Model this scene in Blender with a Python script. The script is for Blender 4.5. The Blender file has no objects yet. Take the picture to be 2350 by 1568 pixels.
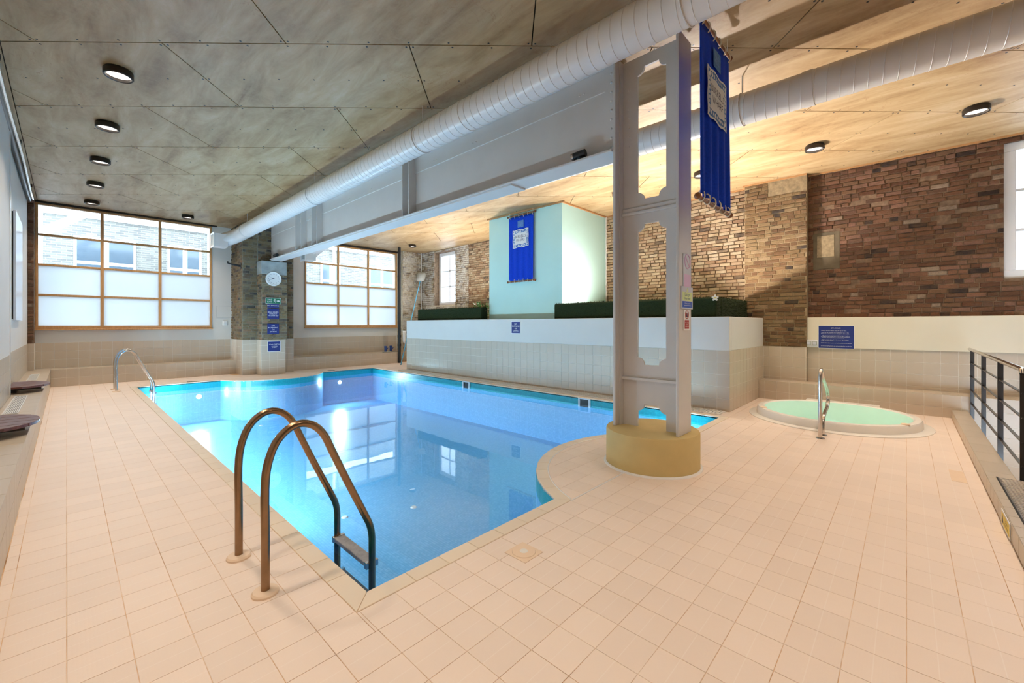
import bpy, bmesh, math, random
from mathutils import Vector, Matrix
from mathutils.geometry import tessellate_polygon

scene = bpy.context.scene
C = scene.collection
R = math.radians
PI = math.pi

# ------------------------------------------------------------------ camera
CAM_H = 1.43
FPX = 962.0
cam_d = bpy.data.cameras.new('camera')
cam_d.sensor_width = 36.0
cam_d.lens = FPX / 2350.0 * 36.0
cam_d.shift_y = (745.0 - 784.0) / 2350.0
cam_d.clip_start = 0.05
cam_d.clip_end = 200
cam = bpy.data.objects.new('camera', cam_d)
C.objects.link(cam)
HEAD = math.atan2(1175 - 153, FPX)          # the room's long axis lies this far left of the view
cam.location = (0, 0, CAM_H)
cam.rotation_euler = (PI / 2, 0, -HEAD)
scene.camera = cam
FX, FY = math.sin(HEAD), math.cos(HEAD)
RX, RY = math.cos(HEAD), -math.sin(HEAD)

# ------------------------------------------------------------------ world, exposure
world = bpy.data.worlds.new('overcast_sky')
scene.world = world
world.use_nodes = True
bg = world.node_tree.nodes['Background']
bg.inputs[0].default_value = (0.66, 0.83, 1.0, 1)
bg.inputs[1].default_value = 13.5
vs = scene.view_settings
vs.view_transform = 'Standard'
vs.look = 'None'
vs.exposure = 0.2
vs.gamma = 1.0
vs.use_curve_mapping = False
scene.display_settings.display_device = 'sRGB'
scene.cycles.max_bounces = 10
scene.cycles.diffuse_bounces = 6
scene.cycles.glossy_bounces = 4
scene.cycles.transmission_bounces = 6
scene.cycles.transparent_max_bounces = 12
scene.cycles.caustics_reflective = False
scene.cycles.caustics_refractive = False
scene.cycles.sample_clamp_indirect = 6.0
scene.cycles.use_denoising = True

# light levels
W_CEIL = 16.0        # each round ceiling lamp
W_UP = 230.0         # planter uplighters
W_POOL = 56.0        # underwater lamps
W_SPA = 6.5
COL_CEIL = (1.0, 0.83, 0.66)
COL_UP = (1.0, 0.90, 0.82)
COL_POOL = (0.62, 0.86, 1.0)


def portal(loc, rot, sx, sy):
    l = bpy.data.lights.new('window_portal', 'AREA')
    l.shape = 'RECTANGLE'
    l.size, l.size_y = sx, sy
    l.cycles.is_portal = True
    o = bpy.data.objects.new('window_portal', l)
    C.objects.link(o)
    o.location = loc
    o.rotation_euler = rot


portal((1.19, 14.98, 2.8), (-PI / 2, 0, 0), 3.4, 2.95)
portal((7.2, 14.98, 2.8), (-PI / 2, 0, 0), 3.5, 2.95)
portal((10.25, 12.8, 3.2), (0, PI / 2, 0), 2.1, 1.3)
portal((10.25, -1.7, 3.2), (0, PI / 2, 0), 2.1, 1.3)

# ------------------------------------------------------------------ materials
MATS = {}


def new_mat(name):
    m = bpy.data.materials.new(name)
    m.use_nodes = True
    nt = m.node_tree
    MATS[name] = m
    return m, nt, nt.nodes['Principled BSDF']


def N(nt, kind, **kw):
    n = nt.nodes.new(kind)
    for k, v in kw.items():
        setattr(n, k, v)
    return n


def L(nt, a, b):
    nt.links.new(a, b)


def ramp(nt, fac, stops, interp='LINEAR'):
    r = N(nt, 'ShaderNodeValToRGB')
    r.color_ramp.interpolation = interp
    e = r.color_ramp.elements
    while len(e) > 1:
        e.remove(e[-1])
    e[0].position, e[0].color = stops[0][0], (*stops[0][1], 1)
    for p, c in stops[1:]:
        x = e.new(p)
        x.color = (*c, 1)
    L(nt, fac, r.inputs[0])
    return r.outputs[0]


def noise(nt, scale, detail=4, rough=0.55, vec=None, dist=0.0):
    n = N(nt, 'ShaderNodeTexNoise')
    n.inputs['Scale'].default_value = scale
    n.inputs['Detail'].default_value = detail
    n.inputs['Roughness'].default_value = rough
    n.inputs['Distortion'].default_value = dist
    L(nt, vec if vec is not None else pos(nt), n.inputs['Vector'])
    return n.outputs['Fac']


def pos(nt):
    for n in nt.nodes:
        if n.bl_idname == 'ShaderNodeNewGeometry':
            return n.outputs['Position']
    return N(nt, 'ShaderNodeNewGeometry').outputs['Position']


def mixc(nt, fac, a, b, mode='MIX'):
    m = N(nt, 'ShaderNodeMix', data_type='RGBA', blend_type=mode)
    if isinstance(fac, (int, float)):
        m.inputs[0].default_value = fac
    else:
        L(nt, fac, m.inputs[0])
    for v, i in ((a, 6), (b, 7)):
        if isinstance(v, tuple):
            m.inputs[i].default_value = (*v, 1)
        else:
            L(nt, v, m.inputs[i])
    return m.outputs[2]


def math_(nt, op, a, b=None, clamp=False):
    m = N(nt, 'ShaderNodeMath', operation=op)
    m.use_clamp = clamp
    for v, i in ((a, 0), (b, 1)):
        if v is None:
            continue
        if isinstance(v, (int, float)):
            m.inputs[i].default_value = v
        else:
            L(nt, v, m.inputs[i])
    return m.outputs[0]


def bump(nt, bsdf, h, strength=0.2, dist=0.01):
    b = N(nt, 'ShaderNodeBump')
    b.inputs['Strength'].default_value = strength
    b.inputs['Distance'].default_value = dist
    L(nt, h, b.inputs['Height'])
    L(nt, b.outputs[0], bsdf.inputs['Normal'])


def rand_id(nt):
    """one random number for each object and each loose piece of a mesh"""
    oi = N(nt, 'ShaderNodeObjectInfo')
    pos(nt)
    g = [n for n in nt.nodes if n.bl_idname == 'ShaderNodeNewGeometry'][0]
    s = math_(nt, 'ADD', oi.outputs['Random'], g.outputs['Random Per Island'])
    return math_(nt, 'FRACT', math_(nt, 'MULTIPLY', s, 7.13))


def plain(name, col, rough=0.5, metal=0.0, var=0.06, nscale=6.0, spec=0.5, bumps=0.0, bscale=60):
    m, nt, b = new_mat(name)
    n = noise(nt, nscale, 4)
    lo = tuple(max(0, c * (1 - var)) for c in col)
    hi = tuple(min(1, c * (1 + var)) for c in col)
    L(nt, ramp(nt, n, [(0.3, lo), (0.7, hi)]), b.inputs['Base Color'])
    b.inputs['Roughness'].default_value = rough
    b.inputs['Metallic'].default_value = metal
    b.inputs['Specular IOR Level'].default_value = spec
    if bumps:
        bump(nt, b, noise(nt, bscale, 3), bumps, 0.004)
    return m


def emit(name, col, strength):
    m, nt, b = new_mat(name)
    b.inputs['Base Color'].default_value = (*col, 1)
    b.inputs['Emission Color'].default_value = (*col, 1)
    b.inputs['Emission Strength'].default_value = strength
    return m


def tile_mat(name, col, var=0.05, rough=0.35, dash=False, midline=False):
    m, nt, b = new_mat(name)
    r = rand_id(nt)
    n = noise(nt, 3.0, 5)
    n2 = noise(nt, 38.0, 3)
    a = tuple(c * (1 - var) for c in col)
    c2 = tuple(min(1, c * (1 + var)) for c in col)
    base = ramp(nt, r, [(0.0, a), (1.0, c2)])
    base = mixc(nt, math_(nt, 'MULTIPLY', n, 0.22), base, tuple(c * k for c, k in zip(col, (0.93, 0.82, 0.72))))
    base = mixc(nt, math_(nt, 'MULTIPLY', n2, 0.10), base, tuple(c * 0.8 for c in col))
    b.inputs['Roughness'].default_value = rough
    h = n2
    if midline or dash:
        sx = N(nt, 'ShaderNodeSeparateXYZ')
        L(nt, pos(nt), sx.inputs[0])
        if midline:
            y = math_(nt, 'FRACT', math_(nt, 'ADD', math_(nt, 'MULTIPLY', sx.outputs[1], 5.0), 100.5))
            ln = math_(nt, 'LESS_THAN', math_(nt, 'ABSOLUTE', math_(nt, 'SUBTRACT', math_(nt, 'ADD', y, 0.0), 0.0)), 0.02)
            base = mixc(nt, math_(nt, 'MULTIPLY', ln, 0.35), base, (0.93, 0.85, 0.78))
        if dash:
            br = N(nt, 'ShaderNodeTexBrick')
            br.inputs['Scale'].default_value = 1.0
            br.inputs['Brick Width'].default_value = 0.028
            br.inputs['Row Height'].default_value = 0.0125
            br.inputs['Mortar Size'].default_value = 0.0022
            br.inputs['Mortar Smooth'].default_value = 0.6
            L(nt, pos(nt), br.inputs['Vector'])
            h = math_(nt, 'SUBTRACT', 1.0, br.outputs['Fac'])
    L(nt, base, b.inputs['Base Color'])
    bump(nt, b, h, 0.10 if dash else 0.05, 0.0015)
    return m


def brick_mat(name, stops, stain=0.5, wash=0.0, washcol=(0.75, 0.74, 0.70), mottle=(0.33, 0.24, 0.15)):
    m, nt, b = new_mat(name)
    r = rand_id(nt)
    col = ramp(nt, r, stops, 'CONSTANT')
    n = noise(nt, 5.0, 6, 0.65)
    col = mixc(nt, math_(nt, 'MULTIPLY', ramp(nt, n, [(0.42, (0, 0, 0)), (0.66, (1, 1, 1))]), stain), col, mottle)
    f = noise(nt, 70.0, 4, 0.7)
    col = mixc(nt, 0.55, col, ramp(nt, f, [(0.3, (0.45, 0.45, 0.45)), (0.7, (1, 1, 1))]), 'MULTIPLY')
    if wash:
        w = noise(nt, 3.2, 6, 0.7)
        col = mixc(nt, math_(nt, 'MULTIPLY', ramp(nt, w, [(0.40, (0, 0, 0)), (0.56, (1, 1, 1))]), wash), col, washcol)
    L(nt, col, b.inputs['Base Color'])
    b.inputs['Roughness'].default_value = 0.9
    b.inputs['Specular IOR Level'].default_value = 0.2
    bump(nt, b, math_(nt, 'ADD', noise(nt, 45.0, 5, 0.7), math_(nt, 'MULTIPLY', n, 1.5)), 0.9, 0.012)
    return m


# surfaces
tile_mat('deck_tile', (0.86, 0.735, 0.645), 0.035, 0.42, dash=True, midline=True)
tile_mat('wall_tile', (0.545, 0.475, 0.385), 0.03, 0.30)
tile_mat('coping_tile', (0.80, 0.70, 0.57), 0.04, 0.38)
plain('white_paint', (0.74, 0.68, 0.54), 0.6, var=0.02, nscale=2)
plain('wall_white', (0.68, 0.67, 0.635), 0.55, var=0.02, nscale=2)
plain('mint_paint', (0.50, 0.77, 0.74), 0.6, var=0.02, nscale=2)
plain('grout_pale', (0.74, 0.70, 0.63), 0.8, var=0.08)
m, nt, b = new_mat('deck_grout')
n1 = noise(nt, 1.7, 5, 0.7)
L(nt, ramp(nt, n1, [(0.36, (0.84, 0.72, 0.60)), (0.48, (0.74, 0.54, 0.36)), (0.58, (0.62, 0.38, 0.20)), (0.66, (0.36, 0.20, 0.10)), (0.74, (0.78, 0.60, 0.44))]), b.inputs['Base Color'])
b.inputs['Roughness'].default_value = 0.85
plain('plinth_paint', (0.60, 0.46, 0.20), 0.75, var=0.04, bumps=0.3, bscale=150)
plain('steel_paint', (0.64, 0.615, 0.60), 0.38, var=0.03, nscale=3, bumps=0.08, bscale=30)
plain('duct_paint', (0.74, 0.715, 0.69), 0.28, var=0.02, nscale=3)
plain('white_gloss', (0.86, 0.86, 0.86), 0.25, var=0.01)
plain('grey_plastic', (0.42, 0.44, 0.42), 0.45, var=0.03)
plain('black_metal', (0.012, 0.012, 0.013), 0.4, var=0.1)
plain('dark_bronze', (0.035, 0.027, 0.022), 0.35, 0.4, var=0.1)
plain('rail_steel', (0.035, 0.030, 0.028), 0.3, 0.0, var=0.1)
plain('stainless', (0.60, 0.55, 0.50), 0.20, 1.0, var=0.05, nscale=14)
plain('bronzed_steel', (0.30, 0.19, 0.11), 0.24, 1.0, var=0.10, nscale=14)
plain('cover_beige', (0.80, 0.62, 0.46), 0.5, var=0.03)
plain('sign_blue', (0.010, 0.028, 0.19), 0.35, var=0.02)
plain('sign_green', (0.0, 0.16, 0.09), 0.4, var=0.02)
plain('sign_white', (0.86, 0.87, 0.88), 0.4, var=0.01)
plain('sign_yellow', (0.86, 0.62, 0.02), 0.4, var=0.03)
plain('sign_lime', (0.70, 0.80, 0.36), 0.4, var=0.02)
plain('sign_mid_blue', (0.02, 0.09, 0.52), 0.4, var=0.02)
plain('sign_red', (0.42, 0.03, 0.03), 0.4, var=0.02)
plain('sign_pink', (0.72, 0.50, 0.72), 0.4, var=0.06)
plain('sign_grey', (0.58, 0.62, 0.70), 0.4, var=0.03)
plain('ink_dark', (0.03, 0.04, 0.09), 0.6, var=0.02)
plain('ink_teal', (0.10, 0.22, 0.30), 0.6, var=0.02)
plain('patch_blue', (0.10, 0.22, 0.50), 0.8, var=0.35, nscale=60)
plain('patch_pale', (0.76, 0.78, 0.80), 0.8, var=0.03)
plain('patch_faint', (0.08, 0.22, 0.52), 0.8, var=0.2, nscale=40)
plain('rope', (0.78, 0.73, 0.62), 0.9, var=0.06)
plain('soil', (0.06, 0.045, 0.03), 0.95, var=0.3, nscale=20)
plain('leaf', (0.05, 0.14, 0.02), 0.5, var=0.3, nscale=15)
plain('petal', (0.85, 0.84, 0.78), 0.6, var=0.03)
plain('petal_eye', (0.75, 0.55, 0.05), 0.6, var=0.03)
plain('pole_blue', (0.08, 0.38, 0.62), 0.35, var=0.04)
plain('net_grey', (0.55, 0.55, 0.52), 0.8, var=0.06)
plain('toy_blue', (0.015, 0.06, 0.28), 0.4, var=0.05)
plain('cloth_white', (0.80, 0.82, 0.84), 0.9, var=0.03)
plain('stone_pad', (0.34, 0.38, 0.38), 0.85, var=0.2, nscale=5)
plain('cement', (0.12, 0.092, 0.055), 0.9, var=0.2, nscale=8)
plain('panel_window_tint', (0.70, 0.76, 0.86), 0.25, var=0.01)  # white panel; the blue of reflected windows is put into its colour
plain('ext_white', (0.85, 0.86, 0.88), 0.6, var=0.01)
plain('ext_glass', (0.06, 0.08, 0.10), 0.12, var=0.05)
plain('ext_ground', (0.35, 0.35, 0.34), 0.9, var=0.1)
plain('spa_shell', (0.86, 0.83, 0.78), 0.25, var=0.01)
plain('spa_inside', (0.70, 0.90, 0.80), 0.25, var=0.02)
plain('turf_dark', (0.011, 0.024, 0.003), 0.95, var=0.4, nscale=60)
plain('tread_metal', (0.20, 0.17, 0.15), 0.4, 0.7, var=0.2, nscale=12)
plain('tread_rib', (0.62, 0.60, 0.58), 0.3, 0.9, var=0.1, nscale=12)
plain('rubber_black', (0.01, 0.01, 0.01), 0.7, var=0.1)
plain('grey_step', (0.30, 0.30, 0.32), 0.6, var=0.15, nscale=30)

# stained timber of the big windows
m, nt, b = new_mat('oak')
mp = N(nt, 'ShaderNodeMapping')
mp.inputs['Scale'].default_value = (18, 18, 2)
L(nt, pos(nt), mp.inputs['Vector'])
n1 = noise(nt, 2.0, 5, 0.6, mp.outputs[0], 0.6)
L(nt, ramp(nt, n1, [(0.3, (0.46, 0.235, 0.08)), (0.7, (0.62, 0.35, 0.15))]), b.inputs['Base Color'])
b.inputs['Roughness'].default_value = 0.45
# dark red seat timber
m, nt, b = new_mat('mahogany')
mp = N(nt, 'ShaderNodeMapping')
mp.inputs['Scale'].default_value = (3, 40, 10)
L(nt, pos(nt), mp.inputs['Vector'])
n1 = noise(nt, 2.0, 5, 0.6, mp.outputs[0], 0.6)
L(nt, ramp(nt, n1, [(0.3, (0.07, 0.022, 0.018)), (0.7, (0.19, 0.065, 0.05))]), b.inputs['Base Color'])
b.inputs['Roughness'].default_value = 0.3
plain('trim_wood', (0.42, 0.22, 0.09), 0.5, var=0.15, nscale=10)
plain('rod_wood', (0.22, 0.08, 0.03), 0.35, var=0.15, nscale=20)

# stained ceiling boards
m, nt, b = new_mat('ceiling_board')
r = rand_id(nt)
mp = N(nt, 'ShaderNodeMapping')
mp.inputs['Rotation'].default_value = (0, 0, HEAD)
mp.inputs['Scale'].default_value = (2.2, 0.55, 1)
L(nt, pos(nt), mp.inputs['Vector'])
big = noise(nt, 1.5, 7, 0.66, mp.outputs[0], 0.5)
fine = noise(nt, 9.0, 6, 0.7, None, 0.8)
col = ramp(nt, big, [(0.27, (0.225, 0.115, 0.045)), (0.41, (0.36, 0.228, 0.105)), (0.56, (0.475, 0.335, 0.180)), (0.76, (0.60, 0.465, 0.31))])
col = mixc(nt, math_(nt, 'MULTIPLY', ramp(nt, fine, [(0.45, (0, 0, 0)), (0.62, (1, 1, 1))]), 0.35), col, (0.46, 0.32, 0.17))
vein = N(nt, 'ShaderNodeTexNoise')
vein.inputs['Scale'].default_value = 3.6
vein.inputs['Detail'].default_value = 6
vein.inputs['Distortion'].default_value = 1.5
L(nt, pos(nt), vein.inputs['Vector'])
vl = math_(nt, 'LESS_THAN', math_(nt, 'ABSOLUTE', math_(nt, 'SUBTRACT', vein.outputs['Fac'], 0.5)), 0.006)
vm = math_(nt, 'MULTIPLY', vl, ramp(nt, noise(nt, 0.9, 3), [(0.5, (0, 0, 0)), (0.62, (0.6, 0.6, 0.6))]))
col = mixc(nt, vm, col, (0.33, 0.17, 0.07))
col = mixc(nt, 0.35, col, ramp(nt, r, [(0.0, (0.82, 0.80, 0.74)), (1.0, (1.0, 0.98, 0.95))]), 'MULTIPLY')
L(nt, col, b.inputs['Base Color'])
b.inputs['Roughness'].default_value = 0.5
bump(nt, b, fine, 0.05, 0.004)
plain('ceiling_gap', (0.05, 0.035, 0.02), 0.9)

# bricks
brick_mat('brick_brown', [(0, (0.135, 0.06, 0.034)), (0.18, (0.19, 0.09, 0.05)), (0.36, (0.23, 0.112, 0.066)), (0.52, (0.15, 0.078, 0.05)),
                          (0.66, (0.26, 0.135, 0.09)), (0.80, (0.20, 0.108, 0.06)), (0.93, (0.045, 0.032, 0.028)), (0.965, (0.33, 0.24, 0.17))], 0.6,
          mottle=(0.15, 0.085, 0.05))
brick_mat('brick_yellow', [(0, (0.20, 0.125, 0.06)), (0.2, (0.26, 0.175, 0.09)), (0.4, (0.16, 0.088, 0.045)), (0.55, (0.23, 0.135, 0.068)),
                           (0.70, (0.135, 0.075, 0.04)), (0.82, (0.30, 0.21, 0.12)), (0.94, (0.05, 0.038, 0.032))], 0.45, mottle=(0.20, 0.13, 0.068))
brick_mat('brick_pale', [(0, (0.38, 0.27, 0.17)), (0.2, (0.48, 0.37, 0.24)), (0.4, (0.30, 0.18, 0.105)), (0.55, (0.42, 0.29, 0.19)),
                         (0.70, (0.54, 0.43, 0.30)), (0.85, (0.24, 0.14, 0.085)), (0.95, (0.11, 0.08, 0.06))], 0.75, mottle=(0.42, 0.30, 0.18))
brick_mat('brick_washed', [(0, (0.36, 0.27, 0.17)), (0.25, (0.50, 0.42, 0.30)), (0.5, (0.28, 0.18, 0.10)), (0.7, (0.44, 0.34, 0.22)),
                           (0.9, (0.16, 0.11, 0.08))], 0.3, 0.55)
brick_mat('brick_pier', [(0, (0.20, 0.135, 0.065)), (0.2, (0.28, 0.20, 0.10)), (0.4, (0.14, 0.095, 0.06)), (0.55, (0.24, 0.165, 0.08)),
                         (0.72, (0.30, 0.225, 0.125)), (0.84, (0.055, 0.047, 0.045)), (0.92, (0.33, 0.19, 0.11))], 0.35, 0.10, (0.45, 0.50, 0.50))
plain('mortar_brown', (0.19, 0.12, 0.072), 0.95, var=0.35, nscale=14, bumps=0.8)
plain('mortar_yellow', (0.27, 0.20, 0.115), 0.95, var=0.3, nscale=14, bumps=0.8)
plain('mortar_pale', (0.55, 0.46, 0.33), 0.95, var=0.25, nscale=14, bumps=0.8)
plain('mortar_pier', (0.27, 0.25, 0.19), 0.95, var=0.3, nscale=14, bumps=0.8)

# outdoor brick (far beyond the glass)
m, nt, b = new_mat('ext_brick')
tc = N(nt, 'ShaderNodeMapping')
tc.inputs['Rotation'].default_value = (PI / 2, 0, 0)
L(nt, pos(nt), tc.inputs['Vector'])
br = N(nt, 'ShaderNodeTexBrick')
br.inputs['Scale'].default_value = 1.0
br.inputs['Brick Width'].default_value = 0.225
br.inputs['Row Height'].default_value = 0.075
br.inputs['Mortar Size'].default_value = 0.008
br.inputs['Color1'].default_value = (0.15, 0.14, 0.12, 1)
br.inputs['Color2'].default_value = (0.09, 0.085, 0.078, 1)
br.inputs['Mortar'].default_value = (0.20, 0.19, 0.175, 1)
L(nt, tc.outputs[0], br.inputs['Vector'])
L(nt, br.outputs['Color'], b.inputs['Base Color'])
b.inputs['Roughness'].default_value = 0.9

# pool mosaic


def mosaic(name, c1, c2, grout, size):
    m, nt, b = new_mat(name)
    p = pos(nt)
    sx = N(nt, 'ShaderNodeSeparateXYZ')
    L(nt, p, sx.inputs[0])
    gn = [q for q in nt.nodes if q.bl_idname == 'ShaderNodeNewGeometry'][0]
    sn = N(nt, 'ShaderNodeSeparateXYZ')
    L(nt, gn.outputs['True Normal'], sn.inputs[0])
    g = None
    for i in range(3):
        f = math_(nt, 'FRACT', math_(nt, 'ADD', math_(nt, 'MULTIPLY', sx.outputs[i], 1 / size), 200.37))
        e = math_(nt, 'MULTIPLY', math_(nt, 'LESS_THAN', f, 0.11), math_(nt, 'LESS_THAN', math_(nt, 'ABSOLUTE', sn.outputs[i]), 0.7))
        g = e if g is None else math_(nt, 'MAXIMUM', g, e)
    wn = N(nt, 'ShaderNodeTexWhiteNoise')
    vf = N(nt, 'ShaderNodeVectorMath', operation='FLOOR')
    vm_ = N(nt, 'ShaderNodeVectorMath', operation='SCALE')
    vm_.inputs['Scale'].default_value = 1 / size
    L(nt, p, vm_.inputs[0])
    ad = N(nt, 'ShaderNodeVectorMath', operation='ADD')
    ad.inputs[1].default_value = (200.373, 200.371, 200.377)
    L(nt, vm_.outputs[0], ad.inputs[0])
    L(nt, ad.outputs[0], vf.inputs[0])
    L(nt, vf.outputs[0], wn.inputs['Vector'])
    col = ramp(nt, wn.outputs['Value'], [(0, c1), (1, c2)])
    L(nt, mixc(nt, g, col, grout), b.inputs['Base Color'])
    b.inputs['Roughness'].default_value = 0.3
    return m


mosaic('pool_mosaic', (0.17, 0.50, 0.85), (0.25, 0.59, 0.93), (0.12, 0.42, 0.77), 0.03)
mosaic('waterline_mosaic', (0.01, 0.40, 0.46), (0.02, 0.50, 0.56), (0.02, 0.30, 0.38), 0.025)

# water: a clear tinted film that reflects by Fresnel, with faint ripples


def water(name, tint, ior=1.33, ripple=0.02, scale=2.2):
    m = bpy.data.materials.new(name)
    m.use_nodes = True
    MATS[name] = m
    nt = m.node_tree
    nt.nodes.clear()
    out = N(nt, 'ShaderNodeOutputMaterial')
    tr = N(nt, 'ShaderNodeBsdfTransparent')
    tr.inputs[0].default_value = (*tint, 1)
    gl = N(nt, 'ShaderNodeBsdfGlossy')
    gl.inputs['Roughness'].default_value = 0.015
    gl.inputs['Color'].default_value = (1, 1, 1, 1)
    fr = N(nt, 'ShaderNodeFresnel')
    fr.inputs['IOR'].default_value = ior
    bp = N(nt, 'ShaderNodeBump')
    bp.inputs['Strength'].default_value = ripple
    bp.inputs['Distance'].default_value = 0.05
    L(nt, noise(nt, scale, 2, 0.4), bp.inputs['Height'])
    L(nt, bp.outputs[0], gl.inputs['Normal'])
    mx = N(nt, 'ShaderNodeMixShader')
    L(nt, fr.outputs[0], mx.inputs[0])
    L(nt, tr.outputs[0], mx.inputs[1])
    L(nt, gl.outputs[0], mx.inputs[2])
    L(nt, mx.outputs[0], out.inputs[0])
    return m


water('pool_water', (0.86, 0.96, 1.0))
water('spa_water', (0.90, 1.0, 0.96))


def glass(name, frosted):
    m = bpy.data.materials.new(name)
    m.use_nodes = True
    MATS[name] = m
    nt = m.node_tree
    nt.nodes.clear()
    out = N(nt, 'ShaderNodeOutputMaterial')
    gl = N(nt, 'ShaderNodeBsdfGlossy')
    gl.inputs['Roughness'].default_value = 0.02 if not frosted else 0.25
    fr = N(nt, 'ShaderNodeFresnel')
    fr.inputs['IOR'].default_value = 1.45
    mx = N(nt, 'ShaderNodeMixShader')
    if frosted:
        a = N(nt, 'ShaderNodeBsdfTranslucent')
        n_ = noise(nt, 0.8, 2)
        L(nt, ramp(nt, n_, [(0.35, (0.94, 0.96, 0.97)), (0.7, (0.99, 0.99, 0.99))]), a.inputs[0])
    else:
        a = N(nt, 'ShaderNodeBsdfTransparent')
        a.inputs[0].default_value = (0.96, 0.98, 0.98, 1)
    L(nt, fr.outputs[0], mx.inputs[0])
    L(nt, a.outputs[0], mx.inputs[1])
    L(nt, gl.outputs[0], mx.inputs[2])
    L(nt, mx.outputs[0], out.inputs[0])


glass('clear_glass', False)
glass('frosted_glass', True)

# banner cloth
m, nt, b = new_mat('banner_cloth')
n1 = noise(nt, 60, 3)
L(nt, ramp(nt, n1, [(0.3, (0.004, 0.042, 0.50)), (0.7, (0.006, 0.062, 0.64))]), b.inputs['Base Color'])
b.inputs['Roughness'].default_value = 0.7
b.inputs['Specular IOR Level'].default_value = 0.15

emit('lamp_glow', (1.0, 0.90, 0.78), 2.2)
emit('pool_lamp_glow', (0.9, 0.97, 1.0), 5.0)
emit('uplight_glow', (1.0, 0.85, 0.62), 3.0)

# ------------------------------------------------------------------ mesh helpers


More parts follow.
